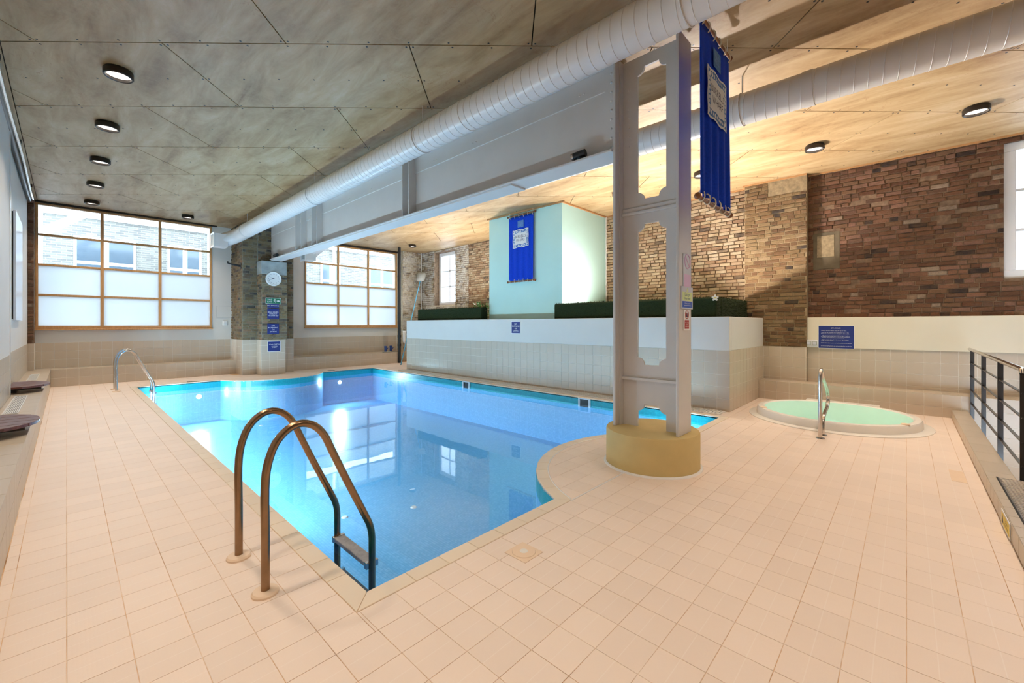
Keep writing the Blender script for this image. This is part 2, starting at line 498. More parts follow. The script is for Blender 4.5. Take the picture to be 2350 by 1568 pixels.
class MB:
    def __init__(s):
        s.v, s.f = [], []

    def box(s, x0, x1, y0, y1, z0, z1):
        i = len(s.v)
        s.v += [(x0, y0, z0), (x1, y0, z0), (x1, y1, z0), (x0, y1, z0), (x0, y0, z1), (x1, y0, z1), (x1, y1, z1), (x0, y1, z1)]
        s.f += [tuple(i + k for k in q) for q in ((3, 2, 1, 0), (4, 5, 6, 7), (0, 1, 5, 4), (1, 2, 6, 5), (2, 3, 7, 6), (3, 0, 4, 7))]
        return s

    def prism(s, poly, z0, z1):
        """poly: list of (x, y), counter-clockwise"""
        i, n = len(s.v), len(poly)
        s.v += [(x, y, z0) for x, y in poly] + [(x, y, z1) for x, y in poly]
        s.f.append(tuple(i + k for k in reversed(range(n))))
        s.f.append(tuple(i + n + k for k in range(n)))
        for k in range(n):
            s.f.append((i + k, i + (k + 1) % n, i + n + (k + 1) % n, i + n + k))
        return s

    def plate(s, poly, o, u, v, n, t):
        """poly in the (u, v) plane through o, pushed by t along n"""
        o, u, v, n = Vector(o), Vector(u), Vector(v), Vector(n)
        i, c = len(s.v), len(poly)
        for d in (0, t):
            s.v += [tuple(o + u * a + v * b + n * d) for a, b in poly]
        s.f.append(tuple(i + k for k in reversed(range(c))))
        s.f.append(tuple(i + c + k for k in range(c)))
        for k in range(c):
            s.f.append((i + k, i + (k + 1) % c, i + c + (k + 1) % c, i + c + k))
        return s

    def tube(s, path, r, seg=12, cap=True, closed=False):
        pts = [Vector(p) for p in path]
        rr = r if isinstance(r, (list, tuple)) else [r] * len(pts)
        n = len(pts)
        i0 = len(s.v)
        up = None
        for k, p in enumerate(pts):
            if closed:
                t = pts[(k + 1) % n] - pts[k - 1]
            else:
                t = (pts[min(k + 1, n - 1)] - pts[max(k - 1, 0)])
            t.normalize()
            if up is None:
                a = Vector((0, 0, 1)) if abs(t.z) < 0.9 else Vector((1, 0, 0))
                up = (a - t * a.dot(t)).normalized()
            else:
                up = (up - t * up.dot(t)).normalized()
            w = t.cross(up)
            for j in range(seg):
                a = 2 * PI * j / seg
                s.v.append(tuple(p + (up * math.cos(a) + w * math.sin(a)) * rr[k]))
        for k in range(n if closed else n - 1):
            for j in range(seg):
                a, b_ = i0 + k * seg, i0 + ((k + 1) % n) * seg
                s.f.append((a + j, a + (j + 1) % seg, b_ + (j + 1) % seg, b_ + j))
        if cap and not closed:
            s.f.append(tuple(i0 + j for j in reversed(range(seg))))
            s.f.append(tuple(i0 + (n - 1) * seg + j for j in range(seg)))
        return s

    def lathe(s, prof, cx, cy, seg=48, z=0, cap=False):
        i0 = len(s.v)
        for r, h in prof:
            for j in range(seg):
                a = 2 * PI * j / seg
                s.v.append((cx + r * math.cos(a), cy + r * math.sin(a), z + h))
        for k in range(len(prof) - 1):
            for j in range(seg):
                a, b_ = i0 + k * seg, i0 + (k + 1) * seg
                s.f.append((a + j, a + (j + 1) % seg, b_ + (j + 1) % seg, b_ + j))
        if cap:
            s.f.append(tuple(i0 + j for j in reversed(range(seg))))
            s.f.append(tuple(i0 + (len(prof) - 1) * seg + j for j in range(seg)))
        return s

    def rings(s, loops, cap=True, closed=True):
        """skin equal-length loops of points"""
        i0, n = len(s.v), len(loops[0])
        for lp in loops:
            s.v += [tuple(p) for p in lp]
        for k in range(len(loops) - 1):
            for j in range(n if closed else n - 1):
                a, b_ = i0 + k * n, i0 + (k + 1) * n
                s.f.append((a + j, a + (j + 1) % n, b_ + (j + 1) % n, b_ + j))
        if cap:
            s.f.append(tuple(i0 + j for j in reversed(range(n))))
            s.f.append(tuple(i0 + (len(loops) - 1) * n + j for j in range(n)))
        return s

    def face(s, pts):
        i = len(s.v)
        s.v += [tuple(p) for p in pts]
        s.f.append(tuple(range(i, i + len(pts))))
        return s

    def fill(s, poly, z, flip=False):
        """flat fill of a concave outline"""
        i = len(s.v)
        s.v += [(x, y, z) for x, y in poly]
        for t in tessellate_polygon([[Vector((x, y, 0)) for x, y in poly]]):
            a, b_, c = (poly[k] for k in t)
            cr = (b_[0] - a[0]) * (c[1] - a[1]) - (b_[1] - a[1]) * (c[0] - a[0])
            t = t if (cr > 0) != flip else tuple(reversed(t))
            s.f.append(tuple(i + k for k in t))
        return s

    def build(s, name, mat, parent=None, smooth=False, bevel=0.0, kind=None):
        off = Vector((0, 0, 0))
        p = parent
        while p is not None:
            off += p.location
            p = p.parent
        me = bpy.data.meshes.new(name)
        me.from_pydata([tuple(Vector(v) - off) for v in s.v], [], s.f)
        me.update()
        o = bpy.data.objects.new(name, me)
        C.objects.link(o)
        o.data.materials.append(MATS[mat])
        if parent is not None:
            o.parent = parent
        if smooth:
            for p_ in me.polygons:
                p_.use_smooth = True
            if hasattr(me, 'set_sharp_from_angle'):
                me.set_sharp_from_angle(angle=R(38))
        if bevel:
            md = o.modifiers.new('edge_softening', 'BEVEL')
            md.width = bevel
            md.segments = 2
            md.limit_method = 'ANGLE'
            md.angle_limit = R(40)
        if kind:
            o['kind'] = kind
        return o


def tag(o, label=None, cat=None, group=None, kind=None):
    if label:
        o['label'] = label
    if cat:
        o['category'] = cat
    if group:
        o['group'] = group
    if kind:
        o['kind'] = kind
    return o


def empty(name, loc, label=None, cat=None, group=None, kind=None):
    o = bpy.data.objects.new(name, None)
    C.objects.link(o)
    o.location = loc
    o.empty_display_size = 0.05
    return tag(o, label, cat, group, kind)


def copy_tree(o, dloc=(0, 0, 0), parent=None):
    c = o.copy()
    C.objects.link(c)
    c.parent = parent
    if parent is None:
        c.location = Vector(o.location) + Vector(dloc)
    for ch in o.children:
        copy_tree(ch, (0, 0, 0), c)
    return c


def text(body, size, o, u, v, mat, parent, name='lettering', align='CENTER', width=None, line=1.0, thick=0.0008, sx=1.0):
    """flat printed lettering: o is the middle of the block, u right, v up"""
    cu = bpy.data.curves.new('t', 'FONT')
    cu.body = body
    cu.size = size
    cu.align_x = align
    cu.align_y = 'CENTER'
    cu.space_line = line
    cu.resolution_u = 2
    ob = bpy.data.objects.new('t', cu)
    C.objects.link(ob)
    dg = bpy.context.evaluated_depsgraph_get()
    me = bpy.data.meshes.new_from_object(ob.evaluated_get(dg))
    bpy.data.objects.remove(ob)
    bpy.data.curves.remove(cu)
    xs = [w.co.x for w in me.vertices]
    k = sx
    if width and xs:
        k = width / max(1e-6, max(xs) - min(xs))
    o, u, v = Vector(o), Vector(u), Vector(v)
    n = u.cross(v)
    off = Vector((0, 0, 0))
    p = parent
    while p is not None:
        off += p.location
        p = p.parent
    for w in me.vertices:
        w.co = o + u * (w.co.x * k) + v * w.co.y + n * (w.co.z + thick) - off
    me.materials.clear()
    me.materials.append(MATS[mat])
    t = bpy.data.objects.new(name, me)
    C.objects.link(t)
    t.parent = parent
    return t


def project(p):
    d = FX * p[0] + FY * p[1]
    if d < 0.15:
        return None
    r = RX * p[0] + RY * p[1]
    return 1175 + FPX * r / d, 745 - FPX * (p[2] - CAM_H) / d, d


def shown(center, su, sv, n):
    """rough share of the picture a small flat piece takes"""
    q = project(center)
    if q is None or not (-60 < q[0] < 2410 and -60 < q[1] < 1628):
        return 0.0
    view = (Vector(center) - Vector((0, 0, CAM_H)))
    return su * sv * abs(view.normalized().dot(Vector(n))) / view.length_squared


def unit_piece(name, iu, iv, jitter, rnd):
    """shallow chamfered block, one unit across, lying on z = 0, front at z = 1"""
    me = bpy.data.meshes.new(name)
    j = lambda: (rnd.random() - 0.5) * jitter
    v = []
    for a, b_ in ((-.5, -.5), (.5, -.5), (.5, .5), (-.5, .5)):
        v.append((a, b_, 0))
    for a, b_ in ((-.5, -.5), (.5, -.5), (.5, .5), (-.5, .5)):
        v.append((a * (1 - abs(j()) * .3), b_ * (1 - abs(j()) * .6), 0.72 + j() * .3))
    for a, b_ in ((-.5, -.5), (.5, -.5), (.5, .5), (-.5, .5)):
        v.append((a * (1 - 2 * iu) + j() * iu, b_ * (1 - 2 * iv) + j() * iv * 2, 1.0 + j() * .5))
    f = [(8, 9, 10, 11)]
    for k in range(4):
        l = (k + 1) % 4
        f.append((k, l, 4 + l, 4 + k))
        f.append((4 + k, 4 + l, 8 + l, 8 + k))
    me.from_pydata(v, [], f)
    me.update()
    return me, v, f


_r = random.Random(5)
BRICKS = [unit_piece('brick', 0.035, 0.11, 0.85, _r) for _ in range(8)]
TILES = [unit_piece('tile', 0.008, 0.008, 0.0, _r)]


def lay(parent, name, field, mat, items, limit, lib, rnd):
    """items: (center on the wall plane, u, v, n, su, sv, sn). The largest in the picture are single objects, the rest one mesh."""
    items = sorted(items, key=lambda q: -shown(q[0], q[4], q[5], q[3]))
    mesh_for = {}
    for me, _, _ in lib:
        mm = me.copy()
        mm.materials.append(MATS[mat])
        mesh_for[me.name] = mm
    one = [q for q in items[:limit] if shown(q[0], q[4], q[5], q[3]) > 0]
    for c, u, v, n, su, sv, sn in one:
        me = mesh_for[rnd.choice(lib)[0].name]
        o = bpy.data.objects.new(name, me)
        C.objects.link(o)
        o.parent = parent
        M_ = Matrix.Identity(4)
        for k in range(3):
            M_[k][0], M_[k][1], M_[k][2], M_[k][3] = u[k] * su, v[k] * sv, n[k] * sn, c[k]
        o.matrix_local = M_
    rest = items[len(one):]
    if rest:
        mb = MB()
        for c, u, v, n, su, sv, sn in rest:
            _, vv, ff = rnd.choice(lib)
            i = len(mb.v)
            c, u, v, n = Vector(c), Vector(u), Vector(v), Vector(n)
            mb.v += [tuple(c + u * (a * su) + v * (b_ * sv) + n * (d * sn)) for a, b_, d in vv]
            mb.f += [tuple(i + k for k in f) for f in ff]
        mb.build(field, mat, parent, kind='stuff')


X_, Y_, Z_ = (1, 0, 0), (0, 1, 0), (0, 0, 1)
NX_, NY_ = (-1, 0, 0), (0, -1, 0)


def wall_frame(axis, face):
    """facing -X: seen with -Y to the right; facing -Y: seen with +X to the right"""
    return {'-x': ((0, -1, 0), Z_, NX_), '-y': (X_, Z_, NY_), '+x': (Y_, Z_, X_), '+z': (X_, Y_, Z_)}[face]


def brick_items(face, fixed, u0, u1, z0, z1, rnd, holes=(), dep=0.014, course=0.075, header=0.35, skip=0.0):
    """u runs along the wall (world Y for -x/+x walls, world X for -y walls)"""
    u, v, n = wall_frame(None, face)
    out = []
    z = z0
    k = 0
    while z < z1 - 0.02:
        h = min(course, z1 - z)
        a = u0 - rnd.random() * 0.2
        while a < u1:
            w = 0.1125 if rnd.random() < header else 0.225
            b0, b1 = max(a, u0) + 0.005, min(a + w, u1) - 0.005
            a += w
            zc = z + h / 2
            for h0, h1, hz0, hz1 in holes:
                if hz0 - 0.02 < zc < hz1 + 0.02:
                    if b0 < h0 < b1:
                        b1 = h0 if (h0 - b0) > (b1 - h1) else b1
                    if b0 < h1 < b1:
                        b0 = h1 if b1 > h1 else b0
                    if b0 >= h0 - 0.001 and b1 <= h1 + 0.001:
                        b1 = b0
            if b1 - b0 < 0.03 or rnd.random() < skip:
                continue
            m_ = (b0 + b1) / 2
            d = dep * (0.40 + 0.95 * rnd.random())
            tw = (rnd.random() - 0.5) * 0.012
            zz = zc + tw * 0.2
            c = (fixed, m_, zz) if face in ('-x', '+x') else (m_, fixed, zz)
            out.append((c, u, v, n, b1 - b0, (h - 0.010) * (0.93 + 0.1 * rnd.random()), d))
        z += course
        k += 1
    return out


def grid_items(face, fixed, u0, u1, w0, w1, step=0.2, gap=0.006, dep=0.003, ou=0.0, ow=0.0, sw=None, skip=None):
    """regular tiles on a wall (u, z) or the floor (x, y), cut at the edges"""
    u, v, n = wall_frame(None, face)
    sw = sw or step
    out = []
    a = math.floor((u0 - ou) / step) * step + ou
    while a < u1 - 1e-6:
        b0, b1 = max(a, u0), min(a + step, u1)
        c = math.floor((w0 - ow) / sw) * sw + ow
        while c < w1 - 1e-6:
            d0, d1 = max(c, w0), min(c + sw, w1)
            if b1 - b0 > 0.012 and d1 - d0 > 0.012:
                m_, q = (b0 + b1) / 2, (d0 + d1) / 2
                if not (skip and skip(m_, q)):
                    if face in ('-x', '+x'):
                        p = (fixed, m_, q)
                    elif face == '-y':
                        p = (m_, fixed, q)
                    else:
                        p = (m_, q, fixed)
                    out.append((p, u, v, n, b1 - b0 - gap, d1 - d0 - gap, dep))
            c += sw
        a += step
    return out


# ================================================================== THE ROOM
XL, YF, ZC = -0.60, 14.70, 4.30
PX0, PX1, PY0, PY1 = 1.10, 6.90, 2.10, 12.80        # pool
CHORD, SAG = 1.39, 0.90
PR = (CHORD ** 2 + SAG ** 2) / (2 * SAG)
NCX, NCY = 4.13, PY0 + SAG - PR                     # near peninsula circle
FCX, FCY = 4.00, PY1 - SAG + PR                     # far peninsula circle
FCH = 1.30
FSAG = 0.86
FR = (FCH ** 2 + FSAG ** 2) / (2 * FSAG)
FCY = PY1 - FSAG + FR
SX, SY = 7.957, 0.817                               # spa
rnd = random.Random(11)


def arc(cx, cy, r, a0, a1, n):
    return [(cx + r * math.cos(a0 + (a1 - a0) * k / n), cy + r * math.sin(a0 + (a1 - a0) * k / n)) for k in range(n + 1)]


na = math.asin(CHORD / PR)
near_arc = arc(NCX, NCY, PR, PI / 2 + na, PI / 2 - na, 28)       # left to right
fa = math.asin(FCH / FR)
far_arc = arc(FCX, FCY, FR, -PI / 2 + fa, -PI / 2 - fa, 28)      # right to left
pool_outline = [(PX0, PY0)] + near_arc + [(PX1, PY0), (PX1, PY1)] + far_arc + [(PX0, PY1)]

# ---- floor
E_ = 0.012
floor = tag(MB().box(XL, PX0 - E_, -5, YF, -0.25, -0.0025).box(PX0 - E_, 7.0, -0.62, PY0 - E_, -0.25, -0.0025).box(PX0, 5.4, -5, -0.62, -0.25, -0.0025)
            .box(7.0, 8.92, -0.62, -0.14, -0.25, -0.0025).box(7.0, 8.92, 1.78, PY0, -0.25, -0.0025).box(8.92, 10.0, -0.62, PY0, -0.25, -0.0025)
            .box(PX1 + E_, 10.0, PY0 - E_, YF, -0.25, -0.0025).box(PX0 - E_, PX1 + E_, PY1 + E_, YF, -0.25, -0.0025)
            .prism(list(reversed(arc(NCX, NCY, PR - E_, PI / 2 + na, PI / 2 - na, 28))), -0.25, -0.0025).prism(list(reversed(arc(FCX, FCY, FR - E_, -PI / 2 + fa, -PI / 2 - fa, 28))), -0.25, -0.0025)
            .box(5.4, 10.0, -5, -0.62, -1.2, -1.0).lathe([(0.992, -0.25), (0.992, -0.003), (1.40, -0.003)], SX, SY, 64)
            .build('floor', 'deck_grout'), 'peach tiled pool deck with rust-stained joints', kind='structure')

CW = 0.115      # coping width


def clip_half(poly, nx, ny, d):
    """keep the side nx*x + ny*y >= d"""
    out = []
    for k in range(len(poly)):
        a, b_ = poly[k - 1], poly[k]
        da, db = nx * a[0] + ny * a[1] - d, nx * b_[0] + ny * b_[1] - d
        if (da >= 0) != (db >= 0):
            t = da / (da - db)
            out.append((a[0] + (b_[0] - a[0]) * t, a[1] + (b_[1] - a[1]) * t))
        if db >= 0:
            out.append(b_)
    return out


def deck_cells():
    full, cut = [], []
    g = 0.0014
    ci = CW
    for i in range(-2, 49):
        for j in range(-3, 73):
            x0, x1, y0, y1 = i * 0.2, i * 0.2 + 0.2, j * 0.2, j * 0.2 + 0.2
            x0c, x1c = max(x0, -0.25), min(x1, 9.26)
            y0c, y1c = max(y0, -0.50), min(y1, 14.16 if x1 < 3.4 else 13.8)
            if x1c - x0c < 0.008 or y1c - y0c < 0.008:
                continue
            mx, my = (x0c + x1c) / 2, (y0c + y1c) / 2
            if x0c > 7.42 and y1c > 2.1 and y0c < 11.6:
                if x1c > 7.45 and y0c > 2.0:
                    continue
            if x0 >= 7.4 and y1c > 2.1 and y0c < 2.1:
                y1c = 2.1
            # the pool with its coping
            qx0, qx1, qy0, qy1 = PX0 - ci, PX1 + ci, PY0 - ci, PY1 + ci
            poly = [(x0c, y0c), (x1c, y0c), (x1c, y1c), (x0c, y1c)]
            polys = []
            if x1c <= qx0 or x0c >= qx1 or y1c <= qy0 or y0c >= qy1:
                polys = [poly]
            else:
                if x0c < qx0:
                    polys.append([(x0c, y0c), (qx0, y0c), (qx0, y1c), (x0c, y1c)])
                if x1c > qx1:
                    polys.append([(qx1, y0c), (x1c, y0c), (x1c, y1c), (qx1, y1c)])
                ix0, ix1 = max(x0c, qx0), min(x1c, qx1)
                if y0c < qy0:
                    polys.append([(ix0, y0c), (ix1, y0c), (ix1, qy0), (ix0, qy0)])
                if y1c > qy1:
                    polys.append([(ix0, qy1), (ix1, qy1), (ix1, y1c), (ix0, y1c)])
                inner = [(ix0, max(y0c, qy0)), (ix1, max(y0c, qy0)), (ix1, min(y1c, qy1)), (ix0, min(y1c, qy1))]
                for cx, cy, rr, side in ((NCX, NCY, PR - ci, 1), (FCX, FCY, FR - ci, -1)):
                    if abs(mx - cx) < 1.6 and abs(my - (PY0 if side > 0 else PY1)) < 1.2:
                        q = inner
                        for k in range(40):
                            a = 2 * PI * k / 40
                            q = clip_half(q, -math.cos(a), -math.sin(a), -(cx * math.cos(a) + cy * math.sin(a)) - rr) if q else q
                        if len(q) > 2:
                            polys.append(q)
            for p in polys:
                # the spa
                dm = math.hypot(mx - SX, my - SY)
                if dm < 1.3:
                    if all(math.hypot(a - SX, b_ - SY) < 1.0 for a, b_ in p):
                        continue
                    if any(math.hypot(a - SX, b_ - SY) < 1.0 for a, b_ in p):
                        nx, ny = (mx - SX) / dm, (my - SY) / dm
                        p = clip_half(p, nx, ny, nx * SX + ny * SY + 1.0)
                if len(p) < 3:
                    continue
                area = abs(sum(p[k - 1][0] * p[k][1] - p[k][0] * p[k - 1][1] for k in range(len(p)))) / 2
                if area < 0.0003:
                    continue
                if len(p) == 4 and all(abs(p[k][0] - p[k - 1][0]) < 1e-6 or abs(p[k][1] - p[k - 1][1]) < 1e-6 for k in range(4)):
                    xs, ys = [a for a, _ in p], [b_ for _, b_ in p]
                    w, h = max(xs) - min(xs), max(ys) - min(ys)
                    if w < 0.008 or h < 0.008:
                        continue
                    full.append((((max(xs) + min(xs)) / 2, (max(ys) + min(ys)) / 2, -0.0025), X_, Y_, Z_, w - 2 * g, h - 2 * g, 0.0025 + rnd.random() * 0.0005))
                else:
                    cx = sum(a for a, _ in p) / len(p)
                    cy = sum(b_ for _, b_ in p) / len(p)
                    cut.append([(cx + (a - cx) * 0.98, cy + (b_ - cy) * 0.98) for a, b_ in p])
    return full, cut


full, cut = deck_cells()
lay(floor, 'tile', 'tile_field', 'deck_tile', full, 300, TILES, rnd)
mb = MB()
for p in cut:
    ar = sum(p[k - 1][0] * p[k][1] - p[k][0] * p[k - 1][1] for k in range(len(p)))
    mb.prism(p if ar > 0 else list(reversed(p)), -0.0025, 0.0)
mb.build('cut_tiles', 'deck_tile', floor, kind='stuff')
MB().tube([(x, y, 0.002) for x, y in arc(NCX, NCY, PR - CW - 0.004, PI / 2 + na + .04, PI / 2 - na - .04, 48)], 0.007, 6).build('sealant_joint', 'white_gloss', floor)
MB().tube([(2.80, PY0 - CW - .004, 0.002), (3.69, PY0 - CW - .004, 0.002)], 0.007, 6).build('sealant_joint', 'white_gloss', floor)
MB().tube([(4.62, PY0 - CW - .004, 0.002), (5.46, PY0 - CW - .004, 0.002)], 0.007, 6).build('sealant_joint', 'white_gloss', floor)

# ---- pool
pool = empty('swimming_pool', (4, 7.4, -0.02), 'blue mosaic indoor swimming pool with teal waterline band and rounded bays', 'pool')
DEPTH = -1.0
WZ = -0.135
mb = MB()
n = len(pool_outline)
for k in range(n):
    (x0, y0), (x1, y1) = pool_outline[k], pool_outline[(k + 1) % n]
    mb.face([(x0, y0, DEPTH), (x0, y0, -0.17), (x1, y1, -0.17), (x1, y1, DEPTH)])
mb.fill(pool_outline, DEPTH)
mb.build('basin', 'pool_mosaic', pool)
mb = MB()
for k in range(n):
    (x0, y0), (x1, y1) = pool_outline[k], pool_outline[(k + 1) % n]
    mb.face([(x0, y0, -0.17), (x0, y0, -0.012), (x1, y1, -0.012), (x1, y1, -0.17)])
mb.build('waterline_band', 'waterline_mosaic', pool)
MB().fill(pool_outline, WZ).build('water', 'pool_water', pool)
# outside of the shell so that no light leaks in from below
mb = MB()
for k in range(n):
    (x0, y0), (x1, y1) = pool_outline[k], pool_outline[(k + 1) % n]
# coping stones


def coping_run(pts, inward):
    """pts: polyline on the pool edge; stones lie on the deck side"""
    for k in range(len(pts) - 1):
        (x0, y0), (x1, y1) = pts[k], pts[k + 1]
        dx, dy = x1 - x0, y1 - y0
        l = math.hypot(dx, dy)
        nx, ny = inward(x0, y0), inward(x1, y1)
        s_ = 0.0015 / l
        a = (x0 + dx * s_, y0 + dy * s_)
        b_ = (x1 - dx * s_, y1 - dy * s_)
        q = [a, b_, (b_[0] + ny[0] * CW * .985, b_[1] + ny[1] * CW * .985),
             (a[0] + nx[0] * CW * .985, a[1] + nx[1] * CW * .985)]
        ar = sum(q[i - 1][0] * q[i][1] - q[i][0] * q[i - 1][1] for i in range(4))
        q = q if ar > 0 else list(reversed(q))
        MB().prism(q, -0.03, 0.004).build('coping_stone', 'coping_tile', pool, bevel=0.004)


def split(a, b_, step):
    l = math.hypot(b_[0] - a[0], b_[1] - a[1])
    k = max(1, round(l / step))
    return [(a[0] + (b_[0] - a[0]) * i / k, a[1] + (b_[1] - a[1]) * i / k) for i in range(k + 1)]


NM = (NCX - math.sqrt((PR - CW) ** 2 - (PY0 - CW - NCY) ** 2) - near_arc[0][0]) / CW      # corner joints of the bays
FM = (FCX - math.sqrt((FR - CW) ** 2 - (PY1 + CW - FCY) ** 2) - far_arc[-1][0]) / CW


coping_run(split((PX0, PY0), (PX0, PY1), 0.24), lambda x, y: (-1, -1 if y <= PY0 + 1e-6 else (1 if y >= PY1 - 1e-6 else 0)))
coping_run(split((PX1, PY0), (PX1, PY1), 0.24), lambda x, y: (1, -1 if y <= PY0 + 1e-6 else (1 if y >= PY1 - 1e-6 else 0)))
coping_run(split((PX0, PY0), near_arc[0], 0.24), lambda x, y: (-1 if x <= PX0 + 1e-6 else NM if x > near_arc[0][0] - 1e-6 else 0, -1))
coping_run(split(near_arc[-1], (PX1, PY0), 0.24), lambda x, y: (1 if x >= PX1 - 1e-6 else -NM if x < near_arc[-1][0] + 1e-6 else 0, -1))
coping_run(split((PX0, PY1), far_arc[-1], 0.24), lambda x, y: (-1 if x <= PX0 + 1e-6 else FM if x > far_arc[-1][0] - 1e-6 else 0, 1))
coping_run(split(far_arc[0], (PX1, PY1), 0.24), lambda x, y: (1 if x >= PX1 - 1e-6 else -FM if x < far_arc[0][0] + 1e-6 else 0, 1))
coping_run(arc(NCX, NCY, PR, PI / 2 + na, PI / 2 - na, 15), lambda x, y: ((NM if x < NCX else -NM), -1) if y < PY0 + 1e-4 else ((NCX - x) / PR, (NCY - y) / PR))
coping_run(arc(FCX, FCY, FR, -PI / 2 + fa, -PI / 2 - fa, 15), lambda x, y: ((FM if x < FCX else -FM), 1) if y > PY1 - 1e-4 else ((FCX - x) / FR, (FCY - y) / FR))
# skimmer mouths in the right-hand side
for y in (8.05, 4.55):
    sk = MB().box(6.86, 6.898, y - 0.13, y + 0.13, -0.02, 0.0).box(6.86, 6.898, y - 0.13, y - 0.10, -0.17, -0.02).box(6.86, 6.898, y + 0.10, y + 0.13, -0.17, -0.02).build('skimmer_frame', 'white_gloss', pool)
    MB().box(6.885, 6.899, y - 0.10, y + 0.10, -0.17, -0.02).build('skimmer_mouth', 'black_metal', sk)
# main drains and inlets on the pool bottom
for x, y in ((3.16, 4.77), (2.4, 5.15), (3.2, 11.3)):
    MB().lathe([(0.0, 0.012), (0.03, 0.012), (0.042, 0.0)], x, y, 20, DEPTH).build('floor_inlet', 'white_gloss', pool, smooth=True)
# underwater lamps: real pair on the far wall, unseen ones added elsewhere


def underwater_lamp(x, y, nx, ny, w):
    t = MB()
    c = Vector((x, y, -0.36))
    nn = Vector((nx, ny, 0))
    t.tube([c, c + nn * 0.02], 0.055, 24)
    o = t.build('underwater_lamp', 'pool_lamp_glow', pool)
    l = bpy.data.lights.new('underwater_light', 'AREA')
    l.shape = 'DISK'
    l.size = 0.22
    l.energy = w
    l.color = COL_POOL
    lo = bpy.data.objects.new('underwater_light', l)
    C.objects.link(lo)
    lo.location = c + nn * 0.04
    lo.rotation_euler = Vector((nx, ny, 0.12)).to_track_quat('-Z', 'Y').to_euler()


for x in (2.25, 5.8):
    underwater_lamp(x, PY1, 0, -1, W_POOL * 0.7)
underwater_lamp(6.2, PY0, 0, 1, W_POOL * 0.5)  # added lamp, unseen, brightens the near end of the water
for k in range(6):  # lamps added along the left wall, out of view, to light the water evenly
    underwater_lamp(PX0, 5.6 + k * 1.3, 1, 0, W_POOL * (0.85 if k < 2 else 1.1))

# ---- ceiling
ceil_ = tag(MB().box(-0.7, 10.1, -5.1, 15.0, ZC + 0.02, ZC + 0.2).build('ceiling', 'ceiling_gap'), 'stained timber board ceiling laid on the diagonal', kind='structure')
ROT = 0.0135
er = Vector((RX + FX * ROT, RY + FY * ROT, 0)).normalized()
ed = Vector((-er.y, er.x, 0))
rect = (-0.46, 9.95, -5.0, 14.68)
screws = []
for k in range(-8, 14):
    d0 = 4.315 + 1.265 * k
    offs = (0.26 if k % 2 else -1.0)
    for j in range(-8, 9):
        r0 = offs + 2.51 * j
        g = 0.006
        q = [(a, b_) for a, b_ in ((r0 + g, d0 + g), (r0 + 2.51 - g, d0 + g), (r0 + 2.51 - g, d0 + 1.265 - g), (r0 + g, d0 + 1.265 - g))]
        p = [(er.x * a + ed.x * b_, er.y * a + ed.y * b_) for a, b_ in q]
        for nx, ny, dd in ((1, 0, rect[0]), (-1, 0, -rect[1]), (0, 1, rect[2]), (0, -1, -rect[3])):
            if p:
                p = clip_half(p, nx, ny, dd)
        if len(p) < 3:
            continue
        ar = sum(p[i - 1][0] * p[i][1] - p[i][0] * p[i - 1][1] for i in range(len(p))) / 2
        if abs(ar) < 0.004:
            continue
        if ar < 0:
            p.reverse()
        MB().prism(p, ZC, ZC + 0.018).build('board', 'ceiling_board', ceil_)
        for a in range(7):
            for b_ in (0.035, 0.6325, 1.23):
                rr, dd = r0 + 0.035 + a * 2.44 / 6, d0 + b_
                x, y = er.x * rr + ed.x * dd, er.y * rr + ed.y * dd
                if rect[0] < x < rect[1] and -2 < y < rect[3]:
                    screws.append((x, y))
mb = MB()
for x, y in screws:
    mb.prism([(x + 0.011 * math.cos(a * PI / 3), y + 0.011 * math.sin(a * PI / 3)) for a in range(6)], ZC - 0.002, ZC + 0.002)
mb.build('screw_heads', 'black_metal', ceil_, kind='stuff')
# edge board along the left wall
MB().box(-0.60, -0.47, -5, 14.68, ZC - 0.006, ZC + 0.018).build('edge_board', 'ceiling_board', ceil_)

# ---- far (window) wall
wf = tag(MB().box(XL - 0.1, -0.50, YF, 15.0, 0, ZC).box(-0.50, 2.885, YF, 15.0, 0, 1.33).box(-0.50, 2.885, YF, 15.0, 4.262, ZC + .02)
         .box(2.885, 5.47, YF, 15.0, 0, ZC + .02).box(5.47, 8.95, YF, 15.0, 0, 1.34).box(5.47, 8.95, YF, 15.0, 4.235, ZC + .02)
         .box(8.95, 10.1, YF, 15.0, 0, ZC + .02)
         .build('wall_far', 'wall_white'), 'far wall in white render with two big windows', kind='structure')
it = grid_items('-y', YF - 0.001, -0.5, 3.35, 0.40, 1.0) + grid_items('-y', YF - 0.001, 4.75, 8.95, 0.40, 1.0)
it += grid_items('-y', 14.28, -0.62, -0.50, 0.40, 1.0)
lay(wf, 'tile', 'tile_field', 'wall_tile', it, 300, TILES, rnd)
# brick return in the left corner
MB().box(XL, -0.505, 14.30, YF, 1.0, ZC).build('corner_pier', 'mortar_brown', wf)
MB().box(XL, -0.505, 14.286, YF, 0.4, 1.0).build('corner_pier_base', 'grout_pale', wf)
lay(wf, 'brick', 'brick_field', 'brick_brown', brick_items('-y', 14.30, XL, -0.505, 1.0, ZC, rnd, header=0.0), 60, BRICKS, rnd)

